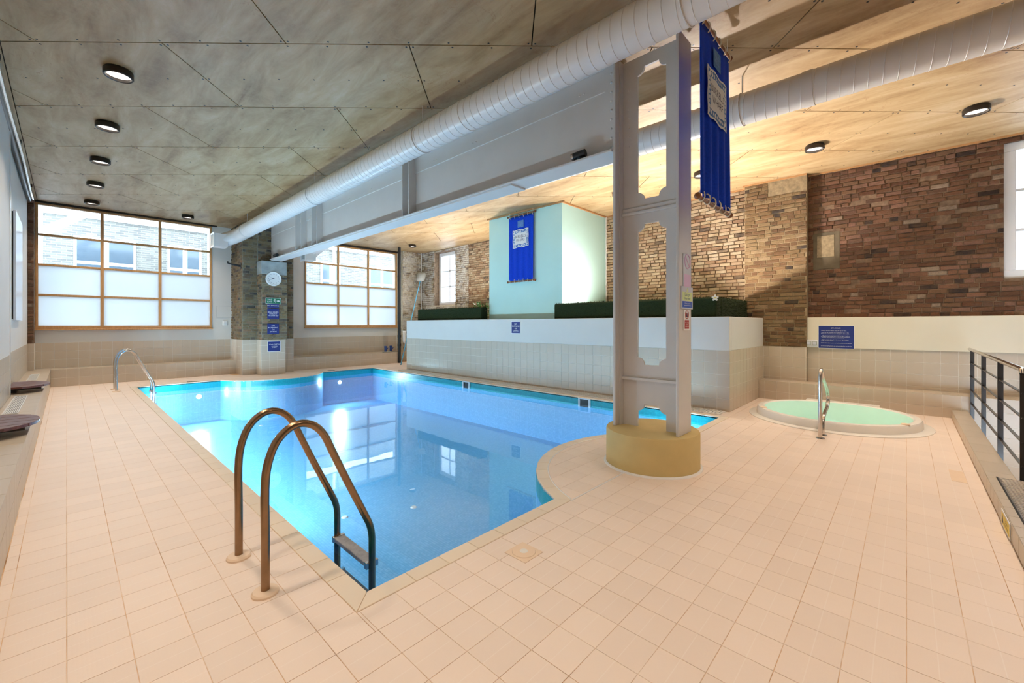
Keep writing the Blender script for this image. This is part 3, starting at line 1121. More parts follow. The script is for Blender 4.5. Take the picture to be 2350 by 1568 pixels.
# low benches in front of the far wall
bf = tag(MB().box(-0.25, 3.42, 14.166, YF, 0, 0.394).box(4.70, 8.60, 13.806, YF, 0, 0.394).build('bench_far', 'grout_pale'),
         'tiled ledge running below the far windows', kind='structure')
it = grid_items('-y', 14.166, -0.25, 3.42, 0.0, 0.4) + grid_items('-y', 13.806, 4.70, 8.60, 0.0, 0.4)
it += grid_items('+z', 0.394, -0.25, 3.42, 14.16, YF, ow=14.16) + grid_items('+z', 0.394, 4.70, 8.60, 13.8, YF, ow=13.8)
lay(bf, 'tile', 'tile_field', 'wall_tile', it, 300, TILES, rnd)

# ---- left wall and its ledge
wl = tag(MB().box(XL - 0.2, XL, -5, 15.0, 0, ZC).box(XL - 0.01, XL + 0.045, -5, 9.25, 0.4, ZC).build('wall_left', 'wall_white'),
         'white left wall with a tiled dado', kind='structure')
it = grid_items('+x', XL, 9.25, 14.3, 0.40, 1.0) + grid_items('+x', XL + 0.045, 2.0, 9.25, 0.40, 1.0)
lay(wl, 'tile', 'tile_field', 'wall_tile', it, 200, TILES, rnd)
MB().box(XL + 0.02, XL + 0.055, 9.24, 9.275, 0.4, 4.25).build('corner_bead', 'white_gloss', wl)
bl = tag(MB().box(XL, -0.256, -5, YF, 0, 0.394).build('bench_left', 'grout_pale'), 'low tiled ledge along the left wall', kind='structure')
it = grid_items('+x', -0.256, 2.0, 14.16, 0.0, 0.4) + grid_items('+z', 0.394, -0.60, -0.25, 2.0, YF, step=0.35, sw=0.4, ou=-0.6)
lay(bl, 'tile', 'tile_field', 'wall_tile', it, 300, TILES, rnd)

# ---- back wall, closing the room behind the camera
tag(MB().box(XL - 0.1, 10.1, -5.2, -5.0, -1.2, ZC + .02).build('wall_back', 'wall_white'), 'plain white wall behind the viewer', kind='structure')

# ---- right wall
XB, XP, XU = 9.80, 9.63, 9.86       # brick by the spa, pier, brick behind the planter
W3 = (12.15, 13.45, 2.17, 4.22)     # small side window in the far corner
W4 = (-2.35, -1.08, 2.13, 4.20)     # window right of the spa
mb = MB()
for a, b_, x in ((-5.0, 1.38, XB), (2.44, YF, XU)):
    hs = [h for h in (W3, W4) if a < h[0] < b_]
    for h in hs:
        mb.box(x, 10.2, a, h[0], -1.2, ZC + .02)
        mb.box(x, 10.2, h[0], h[1], -1.2, h[2])
        mb.box(x, 10.2, h[0], h[1], h[3], ZC + .02)
        mb.box(x, 10.2, h[1], b_, -1.2, ZC + .02)
wr = tag(mb.build('wall_right', 'mortar_brown'), 'old brown brick right wall above the spa', kind='structure')
items = brick_items('-x', XB, -2.9, 1.38, 1.56, ZC, rnd, [(W4[0], W4[1], W4[2], W4[3]), (0.90, 1.30, 2.48, 3.16)], dep=0.017, skip=0.035)
lay(wr, 'brick', 'brick_field', 'brick_brown', items, 300, BRICKS, rnd)
# blocked-up recess patch
MB().box(XB - 0.012, XB, 0.90, 1.30, 2.48, 3.16).build('cement_patch', 'cement', wr)
MB().box(XB - 0.02, XB - 0.012, 0.98, 1.24, 2.70, 3.10).build('patch_infill', 'mortar_yellow', wr)
# rendered band and tiled dado
MB().box(9.68, XB + 0.01, -5, 1.38, 1.0, 1.565).build('rendered_band', 'white_paint', wr, bevel=0.006)
MB().box(9.706, XB + 0.01, -5, 1.38, -1.2, 1.0).build('dado_backing', 'grout_pale', wr)
it = grid_items('-x', 9.706, -2.9, 1.38, 0.35, 1.0, ow=0.4)
lay(wr, 'tile', 'tile_field', 'wall_tile', it, 120, TILES, rnd)

pr = tag(MB().box(XP, 10.2, 1.38, 2.44, 1.0, ZC + .02).box(XP + 0.006, 10.2, 1.38, 2.44, 0, 1.0).build('brick_pier', 'mortar_yellow'),
         'broad yellow-brown brick pier between the spa wall and the hedge', kind='structure')
items = brick_items('-x', XP, 1.38, 2.44, 1.0, 3.98, rnd) + brick_items('-x', XP, 1.38, 2.02, 3.98, ZC, rnd, skip=0.9)
items += brick_items('-x', XP, 2.02, 2.44, 3.98, ZC, rnd)
lay(pr, 'brick', 'brick_field', 'brick_yellow', items, 300, BRICKS, rnd)
MB().box(XP + 0.0045, XP + 0.0065, 1.38, 2.12, 0, 0.999).build('tile_backing', 'grout_pale', pr)
lay(pr, 'tile', 'tile_field', 'wall_tile', grid_items('-x', XP + 0.0045, 1.38, 2.10, 0.35, 1.0, ow=0.4), 60, TILES, rnd)

wu = tag(MB().box(XU - 0.002, XU, 2.44, YF, 1.0, 1.02).build('wall_planter', 'mortar_pale'), 'pale rough brick wall lit from below behind the hedges', kind='structure')
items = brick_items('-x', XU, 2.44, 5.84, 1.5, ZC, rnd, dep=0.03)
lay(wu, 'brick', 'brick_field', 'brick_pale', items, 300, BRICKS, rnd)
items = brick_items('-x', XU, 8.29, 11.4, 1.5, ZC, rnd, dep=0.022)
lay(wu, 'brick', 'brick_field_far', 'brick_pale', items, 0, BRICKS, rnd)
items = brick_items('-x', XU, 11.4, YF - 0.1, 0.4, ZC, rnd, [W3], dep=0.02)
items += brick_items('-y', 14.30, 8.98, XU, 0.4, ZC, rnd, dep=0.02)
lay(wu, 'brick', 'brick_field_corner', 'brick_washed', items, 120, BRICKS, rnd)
MB().box(8.98, XU, 14.30, YF, 0, ZC).build('corner_return', 'mortar_pale', wu)
MB().box(XU - 0.004, XU + 0.0, 8.29, YF, 0.4, W3[2]).build('mortar_bed', 'mortar_pale', wu)

# lower bench in front of the right wall
br_ = tag(MB().box(9.256, 9.706, -5, 2.10, 0, 0.345).box(9.256, 9.706, -5, -0.68, -1.0, 0).build('bench_right', 'grout_pale'), 'tiled ledge behind the spa', kind='structure')
it = grid_items('-x', 9.256, -2.6, 2.10, -0.05, 0.35, ow=-0.05) + grid_items('+z', 0.345, 9.25, 9.70, -2.6, 2.10, step=0.225, sw=0.2, ou=9.25)
it += grid_items('-x', 9.256, -2.6, -0.72, -1.0, -0.05)
lay(br_, 'tile', 'tile_field', 'wall_tile', it, 200, TILES, rnd)

# ---- windows
def big_window(n, x0, x1, z0, z1, mull, rails, y=14.66):
    w = tag(empty('window_%d' % n, ((x0 + x1) / 2, y, z0)), {1: 'tall twelve-pane oak window left of the brick pier', 2: 'tall twelve-pane oak window right of the brick pier'}[n], kind='structure')
    t = 0.045
    fr_ = MB().box(x0, x1, y, y + 0.10, z0, z0 + 0.07).box(x0, x1, y, y + 0.10, z1 - t, z1).box(x0, x0 + t, y, y + 0.10, z0 + .07, z1 - t).box(x1 - t, x1, y, y + 0.10, z0 + .07, z1 - t)
    fr_.build('frame', 'oak', w, bevel=0.006)
    MB().box(x0 - 0.02, x1 + 0.02, y - 0.05, y + 0.02, z0 - 0.035, z0).build('sill', 'oak', w, bevel=0.006)
    for mx in mull:
        MB().box(mx - 0.03, mx + 0.03, y + 0.01, y + 0.09, z0 + .07, z1 - t).build('mullion', 'oak', w, bevel=0.006)
    xs = [x0 + t] + [v for m_ in mull for v in (m_ - 0.03, m_ + 0.03)] + [x1 - t]
    for rz in rails:
        for k in range(0, len(xs), 2):
            MB().box(xs[k], xs[k + 1], y + 0.015, y + 0.085, rz - 0.025, rz + 0.025).build('glazing_bar', 'oak', w, bevel=0.005)
    zs = [z0 + .07] + [v for r_ in rails for v in (r_ - 0.025, r_ + 0.025)] + [z1 - t]
    for k in range(0, len(xs), 2):
        for j in range(0, len(zs), 2):
            MB().box(xs[k], xs[k + 1], y + 0.05, y + 0.058, zs[j], zs[j + 1]).build('pane', 'frosted_glass' if j < 4 else 'clear_glass', w)
    return w


big_window(1, -0.50, 2.885, 1.33, 4.262, (0.61, 1.73), (2.12, 2.83, 3.53))
big_window(2, 5.47, 8.95, 1.34, 4.235, (6.61, 7.75), (2.12, 2.83, 3.53))


def small_window(n, y0, y1, z0, z1, x, label, cols, rows):
    w = tag(empty('window_%d' % n, (x, (y0 + y1) / 2, z0)), label, kind='structure')
    f = 0.13
    MB().box(x - .03, x + .06, y0, y1, z0, z0 + f).box(x - .03, x + .06, y0, y1, z1 - f, z1).box(x - .03, x + .06, y0, y0 + f, z0 + f, z1 - f).box(x - .03, x + .06, y1 - f, y1, z0 + f, z1 - f).build('frame', 'ext_white', w, bevel=0.01)
    a0, a1, b0, b1 = y0 + f, y1 - f, z0 + f, z1 - f
    for k in range(1, cols):
        m_ = a0 + (a1 - a0) * k / cols
        MB().box(x - .01, x + .04, m_ - .02, m_ + .02, b0, b1).build('mullion', 'ext_white', w)
    for k in range(1, rows):
        m_ = b0 + (b1 - b0) * k / rows
        MB().box(x - .01, x + .04, a0, a1, m_ - .02, m_ + .02).build('glazing_bar', 'ext_white', w)
    for i in range(cols):
        for j in range(rows):
            MB().box(x + .015, x + .021, a0 + (a1 - a0) * i / cols, a0 + (a1 - a0) * (i + 1) / cols, b0 + (b1 - b0) * j / rows, b0 + (b1 - b0) * (j + 1) / rows).build('pane', 'frosted_glass', w)
    return w


small_window(3, W3[0], W3[1], W3[2], W3[3], 10.12, 'narrow white window in the far brick corner beside the net', 2, 3)
small_window(4, W4[0], W4[1], W4[2], W4[3], 9.88, 'white framed window cut off by the right edge of the brick wall', 2, 3)

# ceiling-line timber trims
MBt = MB().box(XB - 0.03, XB, -3, 1.38, ZC - 0.03, ZC)
tag(MBt.build('trim_1', 'trim_wood'), 'thin timber bead above the spa brickwork', kind='structure')
tag(MB().box(XP - 0.03, XP, 1.38, 2.44, ZC - 0.03, ZC).box(XP - .03, XU, 2.44, 2.47, ZC - 0.03, ZC).box(XU - 0.04, XU - .01, 2.47, 5.84, ZC - 0.03, ZC).build('trim_2', 'trim_wood'), 'thin timber bead above the broad brick pier', kind='structure')
tag(MB().box(7.86, 7.90, 5.76, 8.33, ZC - 0.035, ZC).box(7.90, XU, 5.80, 5.84, ZC - 0.035, ZC).build('trim_3', 'trim_wood'), 'timber bead around the top of the mint box', kind='structure')
tag(MB().box(-0.50, 3.0, 14.60, 14.66, ZC - 0.03, ZC).build('trim_4', 'dark_bronze'), 'dark strip above the left oak window', kind='structure')
tag(MB().box(5.47, 8.95, 14.60, 14.66, ZC - 0.06, ZC).build('trim_5', 'dark_bronze'), 'dark strip above the right oak window', kind='structure')

# ---- planter with its tiled front
PW = 7.42
pl = tag(MB().box(PW, PW + 0.12, 2.106, 11.60, 1.0, 1.56).box(PW + 0.12, 9.63, 2.106, 2.23, 1.0, 1.56).box(PW + 0.12, 9.85, 11.48, 11.60, 1.0, 1.56).build('planter_wall', 'wall_white', bevel=0.008),
         'raised planter wall, white above and tiled below, beside the pool', kind='structure')
MB().box(PW + 0.006, PW + 0.12, 2.106, 11.60, 0, 1.0).box(PW + 0.12, 9.63, 2.106, 2.23, 0, 1.0).box(PW + 0.12, 9.85, 11.48, 11.60, 0, 1.0).build('tile_backing', 'grout_pale', pl)
MB().box(PW + 0.12, 9.86, 2.23, 11.48, 1.2, 1.40).build('soil_bed', 'soil', pl)
it = grid_items('-x', PW + 0.006, 2.10, 11.60, 0, 1.0, ou=2.10) + grid_items('-y', 2.106, PW + 0.006, 9.63, 0, 1.0, ou=PW)
lay(pl, 'tile', 'tile_field', 'wall_tile', it, 300, TILES, rnd)

box_ = tag(MB().box(7.90, 9.86, 5.84, 8.29, 1.40, ZC).build('boxed_riser', 'mint_paint', bevel=0.006), 'pale mint painted square box rising from the planter to the ceiling', 'box')
box_['kind'] = 'structure'
MB().tube([(9.80, 5.80, 1.6), (9.80, 5.80, ZC - .02)], 0.012, 8).build('conduit', 'white_gloss', box_)

# overflow grating between pool and planter
gr_ = empty('overflow_grating', (7.2, 6.8, 0.0), 'white slotted overflow grating along the foot of the tiled planter', 'grating')
MB().box(7.06, 7.36, 2.15, 11.5, 0.001, 0.006).build('tray', 'grey_plastic', gr_)
mb = MB()
y = 2.15
while y < 11.5:
    mb.box(7.06, 7.36, y, y + 0.03, 0.006, 0.016)
    y += 0.05
mb.build('slats', 'spa_shell', gr_, kind='stuff')
MB().box(7.05, 7.07, 2.15, 11.5, 0.001, 0.018).box(7.35, 7.37, 2.15, 11.5, 0.001, 0.018).box(7.20, 7.215, 2.15, 11.5, 0.006, 0.018).build('edge_strip', 'spa_shell', gr_)

# ---- stepped pier on the far wall that carries the beam
pf = tag(MB().box(3.38, 4.72, 13.56, YF, 1.0, ZC).box(3.745, 4.40, 13.145, 13.56, 1.0, 3.23)
         .box(3.376, 4.724, 13.556, YF, 0, 1.0).box(3.726, 4.354, 13.136, 13.56, 0, 1.0).build('stepped_pier', 'mortar_pier'),
         'stepped brick pier with a tiled foot between the oak windows', kind='structure')
items = brick_items('-y', 13.145, 3.745, 4.40, 1.0, 2.85, rnd) + brick_items('-y', 13.56, 3.38, 3.745, 1.0, ZC, rnd) + brick_items('-y', 13.56, 4.40, 4.72, 1.0, ZC, rnd)
items += [((3.38, c[1], c[2]), (0, -1, 0), Z_, NX_, a, b_, d) for c, u, v, n_, a, b_, d in brick_items('-x', 3.38, 13.56, YF, 1.0, ZC, rnd)]
items += brick_items('-x', 3.745, 13.145, 13.56, 1.0, 2.85, rnd)
items += brick_items('-y', 13.50, 3.745, 4.40, 3.23, ZC, rnd)
MB().box(3.3755, 3.3765, 13.556, YF, 0, 1.0).box(3.376, 4.724, 13.5545, 13.5565, 0, 1.0).box(3.7255, 4.3545, 13.1345, 13.556, 0, 1.0).build('tile_backing', 'grout_pale', pf)
MB().box(3.745, 4.40, 13.50, 13.56, 3.23, ZC).build('upper_face', 'mortar_pier', pf)
lay(pf, 'brick', 'brick_field', 'brick_pier', items, 300, BRICKS, rnd)
MB().box(3.73, 4.39, 13.128, 13.56, 2.86, 3.23).build('stone_pad', 'stone_pad', pf, bevel=0.015)
it = grid_items('-y', 13.1345, 3.726, 4.354, 0, 1.0, ou=3.726, step=0.209) + grid_items('-y', 13.5545, 3.376, 3.726, 0, 1.0, ou=3.376, step=0.175) + grid_items('-y', 13.5545, 4.354, 4.724, 0, 1.0, ou=4.354, step=0.185)
it += grid_items('-x', 3.3755, 13.556, 14.166, 0, 1.0, ou=13.556) + grid_items('-x', 3.7255, 13.136, 13.556, 0, 1.0, ou=13.136, step=0.21)
lay(pf, 'tile', 'tile_field', 'wall_tile', it, 100, TILES, rnd)

# ---- kerb and lower landing on the right
kb = tag(MB().box(5.44, 9.256, -0.67, -0.506, -1.0, 0.124).box(1.0, 5.44, -0.56, -0.506, -0.2, 0.124).box(1.0, 5.44, -2.2, -0.56, -0.2, 0.10).build('kerb', 'grout_pale'), 'tiled upstand beside the railing', kind='structure')
it = grid_items('+z', 0.124, 5.44, 9.256, -0.675, -0.50, step=0.4, sw=0.18, ow=-0.675) + grid_items('+z', 0.124, 2.2, 5.44, -0.56, -0.50, step=0.2, sw=0.06, ow=-0.56)
u_, v_, n_ = X_, Z_, Y_
for i in range(36):
    it.append(((2.3 + i * 0.2, -0.506, 0.063), (-1, 0, 0), Z_, Y_, 0.196, 0.118, 0.006))
lay(kb, 'tile', 'tile_field', 'wall_tile', it, 200, TILES, rnd)

# ================================================================== STEEL AND DUCTS
# beam
BX = 4.10
bm = empty('steel_beam', (BX, 7.7, 3.25), 'white painted riveted steel beam spanning the pool under the duct', 'beam')
MB().box(BX - 0.012, BX + 0.012, 2.27, 13.5, 3.29, ZC - .02).build('web', 'steel_paint', bm)
MB().box(BX - 0.16, BX + 0.16, 2.27, 13.14, 3.264, 3.290).build('bottom_flange', 'steel_paint', bm, bevel=0.006)
MB().box(BX - 0.14, BX + 0.14, 3.74, 13.10, 3.24, 3.264).build('cover_plate', 'steel_paint', bm, bevel=0.004)
MB().box(BX - 0.16, BX + 0.16, 2.27, 13.5, ZC - 0.05, ZC - .021).build('top_flange', 'steel_paint', bm, bevel=0.004)
MB().box(BX - 0.028, BX - 0.012, 2.27, 13.4, 4.00, ZC - .05).build('top_angle', 'steel_paint', bm, bevel=0.005)
for y in (6.31, 6.11, 11.22, 10.85, 10.20, 9.90):
    MB().box(BX - 0.15, BX - 0.012, y - 0.008, y + 0.008, 3.29, 4.26).build('stiffener', 'steel_paint', bm)
MB().box(BX - 0.04, BX - 0.012, 2.27, 2.42, 3.29, 4.26).build('end_cleat', 'steel_paint', bm)


def dome(mb, c, n, r=0.014):
    c, n = Vector(c), Vector(n)
    a = Vector((0, 0, 1)) if abs(n.z) < .9 else Vector((1, 0, 0))
    u = n.cross(a).normalized()
    w = n.cross(u)
    for rr, h in ((r, 0), (r * .75, r * .5), (0.001, r * .75)):
        pass
    lp = [[c + (u * math.cos(t * PI / 4) + w * math.sin(t * PI / 4)) * rr + n * h for t in range(8)] for rr, h in ((r, 0), (r * .8, r * .45), (r * .35, r * .75))]
    mb.rings(lp)


mb = MB()
for k in range(9):
    dome(mb, (BX - 0.04, 2.34, 3.36 + k * 0.10), NX_)
for y in (2.7, 2.76, 4.55, 4.62, 5.5, 5.57, 7.6, 7.67, 8.5, 8.57, 10.5, 10.56, 12.3, 12.36):
    dome(mb, (BX - 0.028, y, 4.08), NX_, 0.012)
mb.build('rivets', 'steel_paint', bm, kind='stuff')

# column: two flanges and a pierced web
CX0 = 4.13
cl = empty('steel_column', (CX0, 1.92, 0.36), 'white painted steel column with scalloped openings on a round plinth', 'column')
CT = 4.24
MB().box(CX0 - 0.155, CX0 + 0.155, 1.57, 1.60, 0.36, CT).build('flange', 'steel_paint', cl, bevel=0.005)
MB().box(CX0 - 0.155, CX0 + 0.155, 2.24, 2.27, 0.36, CT).build('flange', 'steel_paint', cl, bevel=0.005)


def scoop_hole(y0, y1, z0, z1, c=0.075, open_bottom=False):
    """an opening with quarter-round bites in its corners; loop counter-clockwise in (y, z)"""
    pts = []
    for (cy, cz, a0) in ((y0, z0, 90), (y1, z0, 180), (y1, z1, 270), (y0, z1, 0)):
        if open_bottom and cz == z0:
            pts.append((cy, cz))
            continue
        for k in range(7):
            a = R(a0 - 15 * k)
            pts.append((cy + c * math.cos(a), cz + c * math.sin(a)))
    return pts


def pierced(y0, y1, z0, z1, holes, x, t):
    me = bmesh.new()
    from_loops = [[(y0, z0), (y1, z0), (y1, z1), (y0, z1)]] + holes
    edges = []
    for lp in from_loops:
        vs_ = [me.verts.new((x, a, b_)) for a, b_ in lp]
        for k in range(len(vs_)):
            edges.append(me.edges.new((vs_[k - 1], vs_[k])))
    bmesh.ops.triangle_fill(me, use_beauty=True, use_dissolve=False, edges=edges)
    kill = []
    for f in me.faces:
        c = f.calc_center_median()
        for lp in holes:
            inside = False
            for k in range(len(lp)):
                (ya, za), (yb, zb) = lp[k - 1], lp[k]
                if (za > c.z) != (zb > c.z) and c.y < (yb - ya) * (c.z - za) / (zb - za) + ya:
                    inside = not inside
            if inside:
                kill.append(f)
                break
    bmesh.ops.delete(me, geom=kill, context='FACES')
    g = bmesh.ops.extrude_face_region(me, geom=list(me.faces))
    for v in [q for q in g['geom'] if isinstance(q, bmesh.types.BMVert)]:
        v.co.x += t
    bmesh.ops.recalc_face_normals(me, faces=list(me.faces))
    mb = MB()
    me.verts.index_update()
    mb.v = [tuple(v.co) for v in me.verts]
    mb.f = [tuple(v.index for v in f.verts) for f in me.faces]
    me.free()
    return mb


H0, H1 = 1.755, 2.062
mb = pierced(1.60, 2.24, 0.74 - 0.10, CT, [scoop_hole(H0, H1, 2.74, 4.12), scoop_hole(H0, H1, 1.01, 2.48)], CX0 - 0.012, 0.024)
mb.build('pierced_web', 'steel_paint', cl)
# open foot: two legs and a scooped lintel
lint = [(H0, 0.36), (1.60, 0.36), (1.60, 0.64), (2.24, 0.64), (2.24, 0.36), (H1, 0.36)]
top = []
for cy, a0, sgn in ((H1, 270, -1), (H0, 0, -1)):
    for k in range(7):
        a = R(a0 + sgn * 15 * k)
        top.append((cy + 0.075 * math.cos(a), 0.63 + 0.075 * math.sin(a) if False else 0.60 + 0.0 + 0.075 * math.sin(a)))
foot = [(1.60, 0.36), (1.60, 0.64), (2.24, 0.64), (2.24, 0.36), (H1, 0.36), (H1, 0.525)] + [(H1 + 0.075 * math.cos(R(270 - 15 * k)), 0.60 + 0.075 * math.sin(R(270 - 15 * k))) for k in range(7)][::1] + \
    [(H0 + 0.075 * math.cos(R(0 - 15 * k)), 0.60 + 0.075 * math.sin(R(0 - 15 * k))) for k in range(7)] + [(H0, 0.36)]
MB().plate(list(reversed(foot)), (CX0 - 0.012, 0, 0), Y_, Z_, X_, 0.024).build('foot_web', 'steel_paint', cl)
for z0, z1 in ((2.585, 2.665), (0.845, 0.885)):
    MB().box(CX0 - 0.05, CX0 - 0.012, 1.60, 2.24, z0, z0 + 0.03).box(CX0 - 0.03, CX0 - 0.012, 1.60, 2.24, z0 + .03, z1).build('moulding', 'steel_paint', cl, bevel=0.006)
for y in (1.60, 2.225):
    MB().box(CX0 - 0.08, CX0 - 0.012, y, y + 0.015, 0.36, CT).build('angle_leg', 'steel_paint', cl)
mb = MB()
for k in range(7):
    dome(mb, (CX0 - 0.012, 2.16, 3.33 + k * 0.10), NX_, 0.013)
mb.build('rivets', 'steel_paint', cl, kind='stuff')
# plinth
pn = empty('column_plinth', (4.15, 1.92, 0), 'round mustard-coloured plinth under the steel column', 'plinth')
MB().lathe([(0.46, 0.0), (0.46, 0.345), (0.452, 0.36), (0.0, 0.362)], 4.15, 1.92, 64).build('drum', 'plinth_paint', pn, smooth=True)
MB().lathe([(0.485, 0.0), (0.483, 0.010), (0.462, 0.016)], 4.15, 1.92, 64).build('sealant_bead', 'white_gloss', pn, smooth=True)


# ducts
def duct(name, x, z, r, y0, y1, tail, label, hang, boxc):
    d = empty(name, (x, y1, z), label, 'duct')
    MB().tube([(x, y0, z), (x, y1, z)], r, 40).build('pipe', 'duct_paint', d, smooth=True)
    # spiral seam
    mb = MB()
    pitch, ns = 0.108, 28
    turns = (y1 - y0 - 0.05) / pitch
    k_n = int(turns * ns)
    lo = []
    for k in range(k_n):
        a = 2 * PI * k / ns
        y = y0 + 0.02 + pitch * k / ns
        ca, sa = math.cos(a), math.sin(a)
        lo.append([(x + (r - .002) * ca, y - 0.006, z + (r - .002) * sa), (x + (r + .004) * ca, y, z + (r + .004) * sa), (x + (r - .002) * ca, y + 0.006, z + (r - .002) * sa)])
    mb.rings(lo, cap=False)
    mb.build('spiral_seam', 'duct_paint', d)
    pts = [(x, y1 - .02, z)] + tail
    e = MB().tube(pts, [r + .004] * len(pts), 40).build('elbow', 'duct_paint', d, smooth=True)
    MB().tube([(x, y1 - .10, z), (x, y1 + .02, z)], r + 0.008, 40).build('coupling', 'duct_paint', d, smooth=True)
    for y in (y0 + 2.6, y0 + 5.6, y0 + 8.6):
        MB().tube([(x, y, z), (x, y + .09, z)], r + 0.006, 40).build('coupling', 'duct_paint', d, smooth=True)
    bx, by, bz = boxc
    h = 0.17
    ob = MB().box(bx, bx + 0.30, by - h, by + h, bz - h, bz + h).build('grille_box', 'duct_paint', d, bevel=0.004)
    MB().box(bx - 0.015, bx, by - h - .02, by + h + .02, bz - h - .02, bz - h + .03).box(bx - .015, bx, by - h - .02, by + h + .02, bz + h - .03, bz + h + .02).box(bx - .015, bx, by - h - .02, by - h + .03, bz - h + .03, bz + h - .03).box(bx - .015, bx, by + h - .03, by + h + .02, bz - h + .03, bz + h - .03).build('grille_frame', 'white_gloss', ob)
    MB().box(bx - 0.006, bx - 0.001, by - h + .03, by + h - .03, bz - h + .03, bz + h - .03).build('grille_mesh', 'grey_plastic', ob)
    for y in hang:
        MB().tube([(x, y, z + r), (x, y, ZC)], 0.008, 8).build('hanger_rod', 'steel_paint', d)
        MB().tube([(x + (r + .005) * math.cos(t * PI / 16), y, z + (r + .005) * math.sin(t * PI / 16)) for t in range(32)], 0.006, 6, closed=True).build('hanger_band', 'steel_paint', d)
    return d


duct('air_duct', 3.20, 3.866, 0.172, -4.9, 12.55, [(3.20, 12.75, 3.862), (3.18, 12.92, 3.845), (3.13, 13.05, 3.81), (3.05, 13.14, 3.765), (2.94, 13.20, 3.71), (2.84, 13.22, 3.67)],
     'white spiral air duct running under the ceiling in front of the beam', (4.62, 8.1, 12.4, 1.2, -2.4), (2.62, 13.22, 3.64))
duct('air_duct', 5.35, 3.91, 0.172, -4.9, 12.3, [(5.35, 12.5, 3.905), (5.33, 12.68, 3.88), (5.28, 12.82, 3.83), (5.20, 12.92, 3.76), (5.10, 12.98, 3.66), (5.02, 13.0, 3.56)],
     'white spiral air duct behind the steel column on the right side', (1.38, 5.0, 9.0, -2.2), (4.80, 13.0, 3.50))

# ================================================================== LAMPS
def ceiling_lamp(x, y, label, first=None, w=None):
    if first is None:
        t = empty('ceiling_lamp', (x, y, ZC), None, 'lamp', 'round surface lamps on the board ceiling')
        MB().lathe([(0.118, 0.0), (0.132, -0.02), (0.132, -0.075), (0.122, -0.085), (0.110, -0.080), (0.108, -0.03)], x, y, 36, ZC).build('rim', 'dark_bronze', t, smooth=True)
        MB().lathe([(0.110, -0.050), (0.07, -0.058), (0.0, -0.060)], x, y, 36, ZC).build('diffuser', 'lamp_glow', t, smooth=True)
    else:
        t = copy_tree(first, Vector((x, y, ZC)) - first.location)
    t['label'] = label
    l = bpy.data.lights.new('lamp_light', 'AREA')
    l.shape = 'DISK'
    l.size = 0.20
    l.energy = w or W_CEIL
    l.color = COL_CEIL
    l.spread = R(115)
    lo = bpy.data.objects.new('lamp_light', l)
    C.objects.link(lo)
    lo.location = (x, y, ZC - 0.095)
    return t


LAMPS = [(0.40, 6.47, 'ceiling lamp nearest the viewer in the left row, beside a brown water stain'),
         (0.40, 8.30, 'second ceiling lamp of the left row, counted from the viewer'),
         (0.40, 10.14, 'middle ceiling lamp of the left row of five'),
         (0.40, 11.93, 'fourth ceiling lamp of the left row, one before the window'),
         (0.40, 13.75, 'ceiling lamp of the left row closest to the oak window'),
         (2.18, 13.74, 'ceiling lamp alone above the middle of the left window'),
         (8.22, -0.67, 'ceiling lamp on the right, nearest the white corner window'),
         (8.20, 1.07, 'ceiling lamp above the round spa'),
         (8.53, 12.95, 'small ceiling lamp in the far corner above the net'),
         (8.20, 2.82, 'ceiling lamp hidden behind the hanging banner'),
         (8.20, 4.55, 'ceiling lamp hidden behind the steel column'),
         (0.40, 4.64, 'ceiling lamp overhead, just out of view on the left'),  # left row carried on out of view, kept for its light
         (0.40, 2.80, 'unseen ceiling lamp overhead beside the near ladder'),
         (0.40, 0.97, 'unseen ceiling lamp right above the viewer'),
         (2.2, -0.7, 'added unseen ceiling lamp behind the viewer to the right'),  # row from here on is unseen, added to light the near deck
         (4.2, -0.7, 'added unseen ceiling lamp above the metal landing'),
         (6.2, -0.7, 'added unseen ceiling lamp above the railing')]
first = None
for x, y, lb in LAMPS:
    t = ceiling_lamp(x, y, lb, first)
    first = first or t

# planter uplighters (hidden behind the hedges)
def uplight(x, y, label, w, tilt):
    t = empty('uplighter', (x, y, 1.40), label, 'floodlight', 'floodlights hidden in the planter')
    MB().box(x - 0.13, x + 0.13, y - 0.10, y + 0.10, 1.44, 1.54).build('housing', 'black_metal', t, bevel=0.01)
    MB().box(x - 0.02, x + 0.02, y - 0.02, y + 0.02, 1.40, 1.44).build('stake', 'black_metal', t)
    MB().box(x - 0.11, x + 0.11, y - 0.08, y + 0.08, 1.541, 1.546).build('lens', 'uplight_glow', t)
    l = bpy.data.lights.new('uplight_light', 'AREA')
    l.shape = 'RECTANGLE'
    l.size, l.size_y = 0.22, 0.16
    l.energy = w
    l.color = COL_UP
    l.spread = R(178)
    lo = bpy.data.objects.new('uplight_light', l)
    C.objects.link(lo)
    lo.location = (x, y, 1.56)
    lo.rotation_euler = Vector(tilt).to_track_quat('-Z', 'Y').to_euler()


uplight(8.3, 3.2, 'floodlight behind the right hedge near its corner', W_UP * 1.9, (-0.55, -0.85, 1))
uplight(8.3, 4.9, 'floodlight behind the right hedge near the mint box', W_UP * 0.7, (-0.35, 0.0, 1))
uplight(8.3, 9.2, 'floodlight behind the left hedge near the mint box', W_UP * 0.55, (-0.35, 0.0, 1))
uplight(8.3, 10.6, 'floodlight behind the left hedge near its far end', W_UP * 0.45, (-0.35, 0.1, 1))


